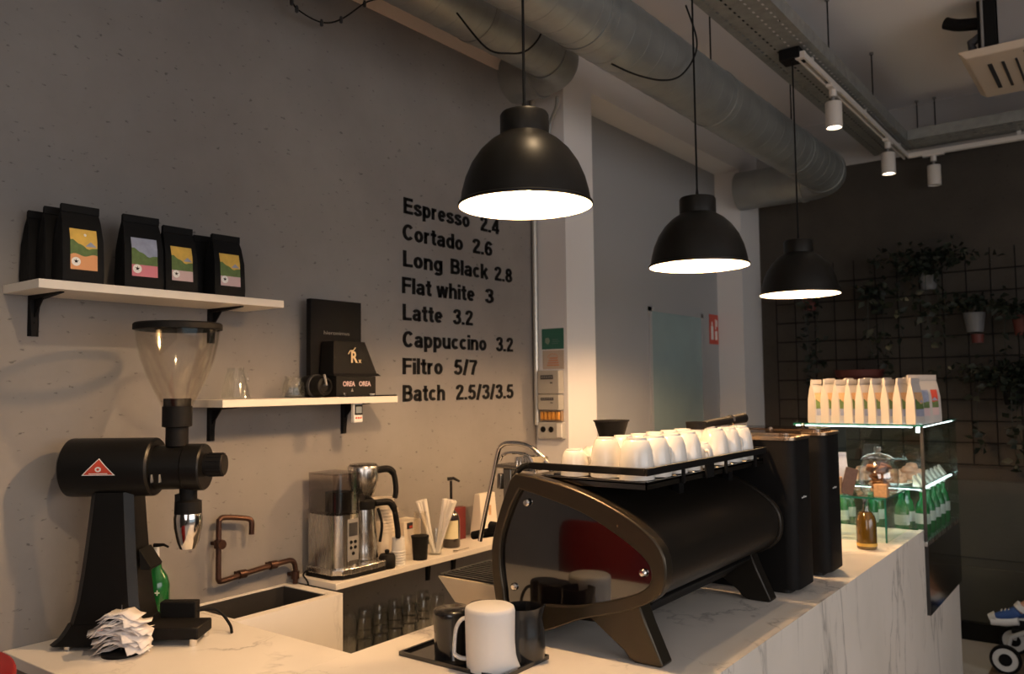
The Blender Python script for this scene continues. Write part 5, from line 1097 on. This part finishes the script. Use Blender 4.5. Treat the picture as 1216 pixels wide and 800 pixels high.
def spot(x, y, label, on, aim=None, ax='Y', energy=20):
    g = thing('track_spotlight', (x, y, 2.94), label, 'spotlight', 'white cylinder spotlights on the track')
    if ax == 'Y': MB().box(-0.014, 0.014, -0.06, 0.06, -0.012, 0.004).build('adapter', TRW, g)
    else: MB().box(-0.06, 0.06, -0.014, 0.014, -0.012, 0.004).build('adapter', TRW, g)
    MB().lathe([(0, -0.045), (0.017, -0.045), (0.017, -0.01), (0, -0.01)], seg=20).build('pivot', TRW, g)
    MB().tube([(0, 0, -0.045), (0, 0, -0.075)], 0.007, 10).build('stem', GREYP, g)
    rot = (Vector(aim) - Vector((x, y, 2.87))).to_track_quat('-Z', 'Y').to_euler() if aim else Euler((0, 0, 0))
    h = MB().lathe([(0, 0.0), (0.036, 0.0), (0.038, -0.003), (0.038, -0.123), (0.034, -0.123), (0.033, -0.113), (0, -0.110)], seg=32).build('head', TRW, g)
    h.location = (0, 0, -0.072); h.rotation_euler = rot
    MB().lathe([(0, -0.1145), (0.031, -0.1145), (0.031, -0.112), (0, -0.112)], seg=24).build('lens', SPOTE if on else GPLA, h)
    if on:
        l = bpy.data.lights.new('spot_beam', 'SPOT'); l.energy = energy; l.color = (1.0, 0.70, 0.40); l.spot_size = 1.1 if not aim else 0.86; l.spot_blend = 0.55; l.shadow_soft_size = 0.02
        o = bpy.data.objects.new('spot_beam', l); COL.objects.link(o); o.parent = h; o.location = (0, 0, -0.128)
spot(-1.095, 4.00, 'lit white cylinder spotlight nearest the pendants', True)
spot(-1.10, 5.10, 'lit white cylinder spotlight just before the track corner', True)
spot(-0.945, 5.58, 'unlit white cylinder spotlight in front of the dark wall', False, ax='X')
g = thing('light_track', (-0.45, 0.5, 2.94), 'short white track above the counter front carrying one spotlight', 'track', world=True)
MB().box(-0.468, -0.432, 0.1, 1.0, 2.940, 2.966).build('rail', TRW, g)
for y in (0.2, 0.9): MB().tube([(-0.45, y, 2.966), (-0.45, y, CZ)], 0.004, 6).build('rod', BLACKM, g)
spot(-0.45, 0.55, 'lit white cylinder spotlight above the near end of the bar', True, aim=(-2.25, 0.92, 0.92), energy=46)
g = thing('light_track', (-1.0, 1.5, 2.94), 'short white track beside the cable tray above the largest pendant', 'track', world=True)
MB().box(-1.018, -0.982, 1.30, 1.95, 2.940, 2.966).build('rail', TRW, g)
for y in (1.4, 1.85): MB().tube([(-1.0, y, 2.966), (-1.0, y, CZ)], 0.004, 6).build('rod', BLACKM, g)
spot(-1.0, 1.60, 'lit white cylinder spotlight straight above the largest pendant', True, energy=13)
# ------------------------------------------------------------------ air conditioner
g = thing('air_conditioner', (-0.2, 4.5, 3.0), 'cream ceiling cassette air conditioner at the upper right', 'air conditioner', world=True)
ACM = mat('ac_cream', (0.56, 0.47, 0.38), 0.5, noise=0.05)
ax0, ax1, ay0, ay1 = -0.59, 0.36, 4.16, 4.86
MB().hexa([(ax0 + 0.03, ay0 + 0.03, 3.0), (ax1 - 0.03, ay0 + 0.03, 3.0), (ax1 - 0.03, ay1 - 0.03, 3.0), (ax0 + 0.03, ay1 - 0.03, 3.0)], [(ax0, ay0, 3.03), (ax1, ay0, 3.03), (ax1, ay1, 3.03), (ax0, ay1, 3.03)]).build('cover', ACM, g, bevel=0.006)
MB().box(ax0 + 0.16, ax1 - 0.05, ay0 + 0.05, ay1 - 0.05, 3.032, CZ - 0.005).build('housing', mat('ac_grey', (0.28, 0.27, 0.27), 0.5, 0.3), g)
MB().box(ax0 + 0.30, ax1 - 0.3, ay0 + 0.17, ay1 - 0.17, 2.996, 3.0).build('intake_grille', DGREY, g)
for (x0, y0, x1, y1) in ((ax0 + 0.10, ay0 + 0.16, ax0 + 0.118, ay1 - 0.16), (ax0 + 0.155, ay0 + 0.16, ax0 + 0.167, ay1 - 0.16), (ax0 + 0.21, ay0 + 0.15, ax0 + 0.219, ay1 - 0.15), (ax0 + 0.25, ay0 + 0.07, ax1 - 0.25, ay0 + 0.085), (ax0 + 0.25, ay0 + 0.10, ax1 - 0.25, ay0 + 0.112)):
    MB().box(x0, x1, y0, y1, 2.997, 3.001).build('air_slot', DGREY, g)
MB().box(ax0 + 0.08, ax0 + 0.155, ay0 + 0.04, ay0 + 0.20, 3.032, 3.26).build('pipe_box', BLACKM, g)
MB().tube(catmull([(ax0 + 0.12, ay0 + 0.12, 3.18), (ax0 + 0.0, ay0 + 0.12, 3.20), (ax0 - 0.06, ay0 + 0.13, 3.23)], 4), 0.028, 14).build('insulated_pipe', BLACKM, g)
MB().tube([(ax0 + 0.12, ay0 + 0.06, 3.12), (ax0 + 0.05, ay0 + 0.06, 3.08), (ax0 + 0.06, ay0 + 0.06, 3.032)], 0.02, 10).build('drain_pipe', DGREY, g)
for x, y in ((ax0 + 0.1, ay0 + 0.03), (ax1 - 0.06, ay0 + 0.03)): MB().tube([(x, y, 3.03), (x, y, CZ)], 0.006, 6).build('hanger_rod', GREYP, g)
# fairy light wire
g = thing('fairy_light_wire', (-2.2, 1.84, 2.81), 'sagging dark wire with small bulbs at the top of the wall', 'string lights', world=True)
pts = catmull([(-2.21, 1.60, 2.96), (-2.20, 1.70, 2.845), (-2.20, 1.74, 2.815), (-2.2, 1.837, 2.808), (-2.2, 1.925, 2.85), (-2.2, 2.037, 2.95), (-2.2, 2.10, 2.99)], 6)
MB().tube(pts, 0.0028, 6).build('wire', BLACKM, g)
for k in (7, 11, 18, 24, 30): MB().lathe([(0, -0.016), (0.006, -0.012), (0.007, 0), (0.004, 0.01), (0, 0.012)], pts[k], 10).build('bulb', DGREY, g)
MB().box(-2.225, -2.185, 1.64, 1.70, 2.845, 2.93).build('plug_block', BLACKM, g, bevel=0.005)

# ------------------------------------------------------------------ pilaster fittings (surface looks -Y at y=3.2)
PY = 3.2
single(MB().tube([(-2.262, 3.178, 1.36), (-2.262, 3.178, 2.99)], 0.0125, 12), 'conduit_pipe', mat('conduit_metal', (0.55, 0.53, 0.48), 0.3, 0.6), (-2.262, 3.178, 1.36), 'vertical metal conduit in the corner by the electric meters', 'conduit')
def plate(name, x0, x1, z0, z1, m, label, cat, th=0.003):
    g = thing(name, ((x0 + x1) / 2, PY, z0), label, cat, world=True)
    MB().box(x0, x1, PY - th, PY, z0, z1).build('plate', m, g, bevel=min(0.001, th / 3)); return g
g = plate('green_sign', -2.242, -2.118, 1.713, 1.81, GREEN, 'dark green sign with pale print on the pilaster, topmost', 'sign')
m = MB().use(WHITE)
m.prism([(-2.222, 1.745), (-2.205, 1.735), (-2.195, 1.752), (-2.203, 1.768), (-2.220, 1.766)], PY - 0.004, PY - 0.003); m.build('print', mat('pale_green_print', (0.22, 0.27, 0.20), 0.6), g)
m = MB()
for q in range(3): m.box(-2.182, -2.150 + 0.01 * (q % 2), PY - 0.004, PY - 0.003, 1.738 + q * 0.009, 1.741 + q * 0.009)
m.build('print', mat('faint_print', (0.12, 0.19, 0.16), 0.6), g)
g = plate('paper_notice', -2.238, -2.118, 1.62, 1.708, mat('notice_paper', (0.46, 0.38, 0.31), 0.7), 'beige notice with orange drawing under the green sign', 'notice')
m = MB()
for q in range(4): m.box(-2.212 + 0.004 * q, -2.145 - 0.003 * q, PY - 0.004, PY - 0.003, 1.635 + q * 0.011, 1.641 + q * 0.011)
m.build('print', mat('orange_faint', (0.52, 0.22, 0.12), 0.7), g)
m = MB().tube([(-2.21 + 0.03 - 0.028 * math.cos(a), PY - 0.0035, 1.672 + 0.02 * math.sin(a)) for a in [PI * k / 8 for k in range(9)]], 0.0012, 4); m.build('print', MATS['orange_faint'], g)
def meter(z0, z1, label):
    g = thing('electric_meter', (-2.18, PY, z0), label, 'meter', world=True)
    MB().box(-2.240, -2.122, PY - 0.045, PY, z0, z1).build('case', mat('meter_grey', (0.36, 0.34, 0.30), 0.5), g, bevel=0.003)
    h = z1 - z0
    MB().box(-2.222, -2.152, PY - 0.047, PY - 0.045, z0 + h * 0.62, z0 + h * 0.80).build('display', DGREY, g)
    MB().box(-2.168, -2.156, PY - 0.047, PY - 0.045, z0 + h * 0.44, z0 + h * 0.50).build('button', DGREY, g)
    m = MB()
    for q in range(5): m.box(-2.216 + q * 0.013, -2.208 + q * 0.013, PY - 0.048, PY - 0.047, z0 + h * 0.68, z0 + h * 0.75)
    m.build('digits', GREYP, g)
meter(1.505, 1.613, 'grey electric meter with dark display, upper of two'); meter(1.430, 1.502, 'grey electric meter with dark display, lower of two')
g = plate('terminal_strip', -2.245, -2.125, 1.378, 1.427, mat('brown_plate', (0.30, 0.20, 0.12), 0.6), 'brown strip of orange breakers below the meters', 'breakers', 0.02)
for q in range(5): MB().box(-2.235 + q * 0.022, -2.222 + q * 0.022, PY - 0.032, PY - 0.02, 1.386, 1.42).build('breaker', ORANGE, g)
g = plate('wall_socket', -2.250, -2.115, 1.298, 1.374, GPLA, 'grey double socket under the meters', 'socket', 0.03)
for q in range(2): MB().lathe([(0, 0), (0.014, 0), (0.014, 0.002), (0, 0.002)], (-2.222 + q * 0.045, PY - 0.030, 1.340), 16, RYm).build('outlet', BLACKM, g)
MB().box(-2.142, -2.116, PY - 0.036, PY - 0.030, 1.305, 1.37).build('switch', WPLA, g)
# fire sign on the recess wall
g = thing('fire_sign', (WX, 5.28, 1.80), 'red fire equipment sign with white symbols beside the glass door', 'sign', world=True)
sy0, sy1, sz0, sz1 = 5.21, 5.352, 1.81, 2.01
MB().box(WX, WX + 0.004, sy0, sy1, sz0, sz1).build('plate', REDS, g)
m = MB().use(WHITE)
m.M = None
m.box(WX + 0.004, WX + 0.005, sy0 + 0.02, sy0 + 0.055, sz0 + 0.03, sz0 + 0.12).box(WX + 0.004, WX + 0.005, sy0 + 0.03, sy0 + 0.045, sz0 + 0.12, sz0 + 0.15)
m.box(WX + 0.004, WX + 0.005, sy0 + 0.085, sy0 + 0.12, sz0 + 0.03, sz0 + 0.09).box(WX + 0.004, WX + 0.005, sy0 + 0.09, sy0 + 0.10, sz0 + 0.10, sz0 + 0.17).box(WX + 0.004, WX + 0.005, sy0 + 0.105, sy0 + 0.125, sz0 + 0.12, sz0 + 0.165)
m.build('symbols', WHITE, g, smooth=False)

# ------------------------------------------------------------------ wire grid and plants on the far wall
g = thing('wire_grid', (-0.6, 5.66, 1.05), 'dark steel wire grid with plants on the dark far wall', 'grid', world=True)
gx0, gx1, gz0, gz1, st = -1.98, 1.2, 1.04, 2.34, 0.13
nV = int((gx1 - gx0) / st); nH = int((gz1 - gz0) / st)
vb = MB().tube([(0, 0, 0), (0, 0, gz1 - gz0)], 0.0035, 6).build('vertical_bar', BLACKM, g); hb = MB().tube([(0, 0, 0), (gx1 - gx0, 0, 0)], 0.0035, 6).build('horizontal_bar', BLACKM, g)
for o_ in (vb, hb):
    for v in o_.data.vertices: v.co += g.location
vb.location = Vector((gx0, 5.66, gz0)) - g.location; hb.location = Vector((gx0, 5.652, gz0)) - g.location
for k in range(1, nV + 1): c = vb.copy(); COL.objects.link(c); c.location = Vector((gx0 + k * st, 5.66, gz0)) - g.location
for k in range(1, nH + 1): c = hb.copy(); COL.objects.link(c); c.location = Vector((gx0, 5.652, gz0 + k * st)) - g.location
for x in (gx0, gx1): MB().tube([(x, 5.66, gz1 - 0.05), (x, FY - 0.004, gz1 - 0.05)], 0.004, 6).build('wall_stud', BLACKM, g)
def leaves(n, fn, size):
    m = MB()
    for _ in range(n):
        p = Vector(fn()); q = Euler((random.uniform(-1.2, 1.2), random.uniform(-1.2, 1.2), random.uniform(0, 6.28))).to_matrix(); s_ = size * random.uniform(0.7, 1.3)
        m._add([p + q @ Vector(v) * s_ for v in ((0, 0, 0), (0.35, 0.45, 0.08), (0, 1.1, -0.1), (-0.35, 0.45, 0.08), (0, 0.5, 0))], [(0, 1, 4), (1, 2, 4), (2, 3, 4), (3, 0, 4)])
    return m
POTG = mat('dull_grey_pot', (0.12, 0.12, 0.125), 0.5)
def plant(x, z, pr, m, spread, drop, n, label, vines=4):
    g = thing('hanging_plant', (x, 5.56, z), label, 'plant')
    MB().lathe([(0, 0), (pr * 0.75, 0), (pr, 0.11), (pr * 1.05, 0.115), (pr * 0.93, 0.115), (pr * 0.9, 0.10), (0, 0.10)], seg=24).build('pot', m, g)
    MB().tube([(0, pr * 0.9, 0.11), (0, 0.092, 0.13)], 0.003, 6).build('hook', BLACKM, g)
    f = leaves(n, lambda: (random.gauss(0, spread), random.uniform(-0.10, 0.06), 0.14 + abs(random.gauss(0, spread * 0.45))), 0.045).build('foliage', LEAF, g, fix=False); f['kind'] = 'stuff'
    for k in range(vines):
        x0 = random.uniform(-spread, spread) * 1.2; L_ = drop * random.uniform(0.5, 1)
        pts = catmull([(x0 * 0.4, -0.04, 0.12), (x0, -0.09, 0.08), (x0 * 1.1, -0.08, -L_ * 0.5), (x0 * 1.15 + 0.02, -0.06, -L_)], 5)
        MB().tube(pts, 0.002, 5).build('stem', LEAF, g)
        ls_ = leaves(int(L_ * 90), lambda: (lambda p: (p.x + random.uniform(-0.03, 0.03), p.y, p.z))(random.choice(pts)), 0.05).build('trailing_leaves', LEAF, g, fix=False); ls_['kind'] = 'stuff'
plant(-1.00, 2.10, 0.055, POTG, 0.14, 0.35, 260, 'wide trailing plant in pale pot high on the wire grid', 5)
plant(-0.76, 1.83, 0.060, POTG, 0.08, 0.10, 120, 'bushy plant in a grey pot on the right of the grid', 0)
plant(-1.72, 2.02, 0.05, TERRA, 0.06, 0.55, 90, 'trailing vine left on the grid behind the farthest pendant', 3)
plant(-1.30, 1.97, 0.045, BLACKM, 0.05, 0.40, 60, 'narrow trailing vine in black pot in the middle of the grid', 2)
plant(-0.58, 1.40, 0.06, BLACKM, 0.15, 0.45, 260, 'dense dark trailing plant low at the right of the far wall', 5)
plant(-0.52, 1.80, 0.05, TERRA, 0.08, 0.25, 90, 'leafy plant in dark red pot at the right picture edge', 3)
g = thing('red_bowl_planter', (-1.42, 5.55, 1.56), 'dark red bowl planter hanging behind the white coffee bags', 'planter')
MB().lathe([(0, -0.04), (0.07, -0.035), (0.14, 0.02), (0.15, 0.06), (0.14, 0.06), (0.12, 0.02), (0, 0.0)], seg=32).build('bowl', TERRA, g); MB().tube([(0, 0.13, 0.055), (0, 0.10, 0.07)], 0.004, 6).build('hook', BLACKM, g)
single(MB().lathe([(0, 0), (0.03, 0), (0.035, 0.05), (0, 0.05)], (-0.745, 5.54, 1.765), 16), 'red_candle_cup', TERRA, (-0.745, 5.54, 1.765), 'small red cup hanging below the grey plant pot', 'cup')

# ------------------------------------------------------------------ stroller and child
g = thing('stroller', (-0.40, 5.2, 0), 'dark baby stroller with white-rimmed wheel at the lower right edge', 'stroller', world=True)
RB = Matrix.Rotation(PI / 2, 3, 'X')
def wheel(x, y, r, par):
    wv = MB(); 
    t = MB().lathe([(r * 0.80, -0.014), (r * 0.97, -0.016), (r, -0.008), (r, 0.008), (r * 0.97, 0.016), (r * 0.80, 0.014)], (x, y, r), 36, RB, close=True).build('tyre', BLACKM, par)
    MB().lathe([(r * 0.42, -0.010), (r * 0.80, -0.010), (r * 0.80, 0.010), (r * 0.42, 0.010)], (x, y, r), 32, RB, close=True).build('rim', mat('rim_white', (0.62, 0.60, 0.56), 0.4), t)
    MB().lathe([(0, -0.014), (r * 0.42, -0.014), (r * 0.42, 0.014), (0, 0.014)], (x, y, r), 20, RB).build('hub', BLACKM, t)
wheel(-0.625, 5.10, 0.075, g); wheel(-0.625, 5.50, 0.075, g); wheel(-0.02, 5.06, 0.13, g); wheel(-0.02, 5.54, 0.13, g)
for y in (5.125, 5.475):
    MB().tube([(-0.625, y, 0.085), (-0.60, y, 0.19), (-0.50, y, 0.24)], 0.012, 10).build('fork', GPLA, g)
    MB().tube([(-0.50, y, 0.24), (-0.02, y, 0.13)], 0.012, 10).build('frame_tube', BLACKM, g); MB().tube([(-0.50, y, 0.24), (0.15, y, 0.75), (0.35, y, 1.02)], 0.012, 10).build('frame_tube', BLACKM, g)
MB().tube([(0.35, 5.125, 1.02), (0.35, 5.475, 1.02)], 0.014, 10).build('push_handle', BLACKM, g)
MB().prism([(-0.42, 0.42), (-0.05, 0.38), (0.16, 0.80), (0.20, 0.79), (-0.01, 0.33), (-0.42, 0.37)], 5.14, 5.46).build('seat', BLACKM, g, bevel=0.01)
MB().box(-0.60, -0.44, 5.16, 5.44, 0.20, 0.225).build('footrest', BLACKM, g, bevel=0.005)
def skinned(name, V, E, R_, m, parent, sub=2):
    me = bpy.data.meshes.new(name); me.from_pydata(V, E, []); o = bpy.data.objects.new(name, me); COL.objects.link(o); me.materials.append(m); o.parent = parent
    sk_ = o.modifiers.new('skin', 'SKIN'); sk_.use_smooth_shade = True
    for i, r in enumerate(R_): me.skin_vertices[0].data[i].radius = (r, r); me.skin_vertices[0].data[i].use_root = (i == 0)
    ss = o.modifiers.new('sub', 'SUBSURF'); ss.levels = sub; ss.render_levels = sub; return o
ch = thing('person', (-0.13, 5.30, 0.42), 'small child sitting in the stroller, blue and white sneaker sticking out', 'person')
V = [(0, 0, 0.06), (0.03, 0, 0.16), (0.07, 0, 0.27), (0.08, 0, 0.33), (0.085, 0, 0.42),
     (-0.04, -0.05, 0.05), (-0.25, -0.07, 0.07), (-0.37, -0.08, -0.06), (-0.46, -0.10, -0.115), (-0.04, 0.05, 0.05), (-0.25, 0.07, 0.07), (-0.36, 0.08, -0.08), (-0.42, 0.09, -0.15),
     (0.05, -0.09, 0.27), (-0.04, -0.12, 0.17), (-0.13, -0.08, 0.14), (0.05, 0.09, 0.27), (-0.04, 0.12, 0.17), (-0.13, 0.08, 0.14)]
E_ = [(0, 1), (1, 2), (2, 3), (3, 4), (0, 5), (5, 6), (6, 7), (7, 8), (0, 9), (9, 10), (10, 11), (11, 12), (2, 13), (13, 14), (14, 15), (2, 16), (16, 17), (17, 18)]
R_ = [0.075, 0.075, 0.065, 0.032, 0.07, 0.052, 0.042, 0.034, 0.026, 0.052, 0.042, 0.034, 0.026, 0.03, 0.025, 0.02, 0.03, 0.025, 0.02]
skinned('body', V, E_, R_, SKIN, ch)
skinned('clothes', [(-0.005, 0, 0.06), (0.03, 0, 0.16), (0.068, 0, 0.265), (-0.04, -0.05, 0.05), (-0.24, -0.07, 0.072), (-0.04, 0.05, 0.05), (-0.24, 0.07, 0.072), (0.05, -0.09, 0.27), (-0.02, -0.11, 0.19), (0.05, 0.09, 0.27), (-0.02, 0.11, 0.19)], [(0, 1), (1, 2), (0, 3), (3, 4), (0, 5), (5, 6), (2, 7), (7, 8), (2, 9), (9, 10)], [0.085, 0.083, 0.070, 0.058, 0.050, 0.058, 0.050, 0.036, 0.032, 0.036, 0.032], DENIM, ch)
skinned('hair', [(0.10, 0, 0.44), (0.105, 0, 0.475), (0.075, 0, 0.49)], [(0, 1), (1, 2)], [0.068, 0.062, 0.045], HAIR, ch)
for s_ in (-1, 1): MB().lathe([(0, -0.006), (0.006, -0.003), (0.006, 0.003), (0, 0.006)], (0.018, s_ * 0.025, 0.43), 10).build('eye', BLACK, ch)
MB().lathe([(0, -0.008), (0.007, -0.004), (0.006, 0.006), (0, 0.01)], (0.014, 0, 0.415), 10).build('nose', SKIN, ch); MB().box(0.017, 0.022, -0.012, 0.012, 0.392, 0.396).build('mouth', TERRA, ch)
for fx, fy, fz in ((-0.46, -0.10, -0.125), (-0.42, 0.09, -0.16)):
    shoe = MB()
    vs = [Vector(v) for v in [(0.03, 0, 0.03), (0.0, 0, 0.0), (-0.05, -0.005, -0.015), (-0.095, -0.01, -0.028)]]
    s0 = skinned('sneaker', [v + Vector((fx, fy, fz)) for v in vs], [(0, 1), (1, 2), (2, 3)], [0.031, 0.033, 0.028, 0.020], BLUE, ch)
    so = MB().tube([Vector((fx + 0.02, fy, fz - 0.032)), Vector((fx - 0.04, fy, fz - 0.042)), Vector((fx - 0.11, fy - 0.008, fz - 0.05))], [0.026, 0.030, 0.024], 12); so.v = [(x, y, z) for x, y, z in so.v]
    so.build('sole', WPLA, s0); MB().tube([Vector((fx - 0.085, fy - 0.009, fz - 0.022)), Vector((fx - 0.118, fy - 0.012, fz - 0.032))], [0.027, 0.016], 12).build('toe_cap', WPLA, s0)
    for q in range(3): MB().tube([Vector((fx - 0.02 - q * 0.018, fy - 0.018, fz + 0.022 - q * 0.005)), Vector((fx - 0.02 - q * 0.018, fy + 0.016, fz + 0.022 - q * 0.005))], 0.0035, 6).build('lace', WPLA, s0)
    MB().tube([Vector((fx + 0.045, fy + 0.0, fz + 0.05)), Vector((fx + 0.028, fy, fz + 0.028))], [0.033, 0.034], 14).build('sock', WPLA, s0)

# ------------------------------------------------------------------ red chair beyond the near counter edge
g = thing('red_chair', (-1.72, 0.435, 0), 'red round-backed chair at the lower left corner', 'chair')
MB().lathe([(0, 0.40), (0.20, 0.40), (0.215, 0.42), (0.21, 0.47), (0, 0.485)], seg=40).build('seat', RED, g)
m = MB(); n = 22; vs = []; fs = []
for i in range(n + 1):
    u = -1 + 2 * i / n; a = PI / 2 + u * 1.15; top = 0.65 + 0.40 * math.sqrt(max(0, 1 - (u * 0.985) ** 4))
    for (r, z) in ((0.205, 0.42), (0.215, top), (0.250, top + 0.005), (0.24, 0.42)): vs.append((r * math.cos(a), r * math.sin(a), z))
for i in range(n):
    for k in range(4): k2 = (k + 1) % 4; fs.append((i * 4 + k, i * 4 + k2, i * 4 + 4 + k2, i * 4 + 4 + k))
fs += [(0, 1, 2, 3), tuple(n * 4 + k for k in (3, 2, 1, 0))]
m._add(vs, fs); m.build('backrest', RED, g, bevel=0.006)
for k in range(4):
    a = PI / 4 + k * PI / 2; MB().tube([(0.14 * math.cos(a), 0.14 * math.sin(a), 0.41), (0.19 * math.cos(a), 0.19 * math.sin(a), 0)], [0.014, 0.009], 10).build('leg', BLACK, g)

for o in bpy.data.objects:
    if '_w' in o: del o['_w']
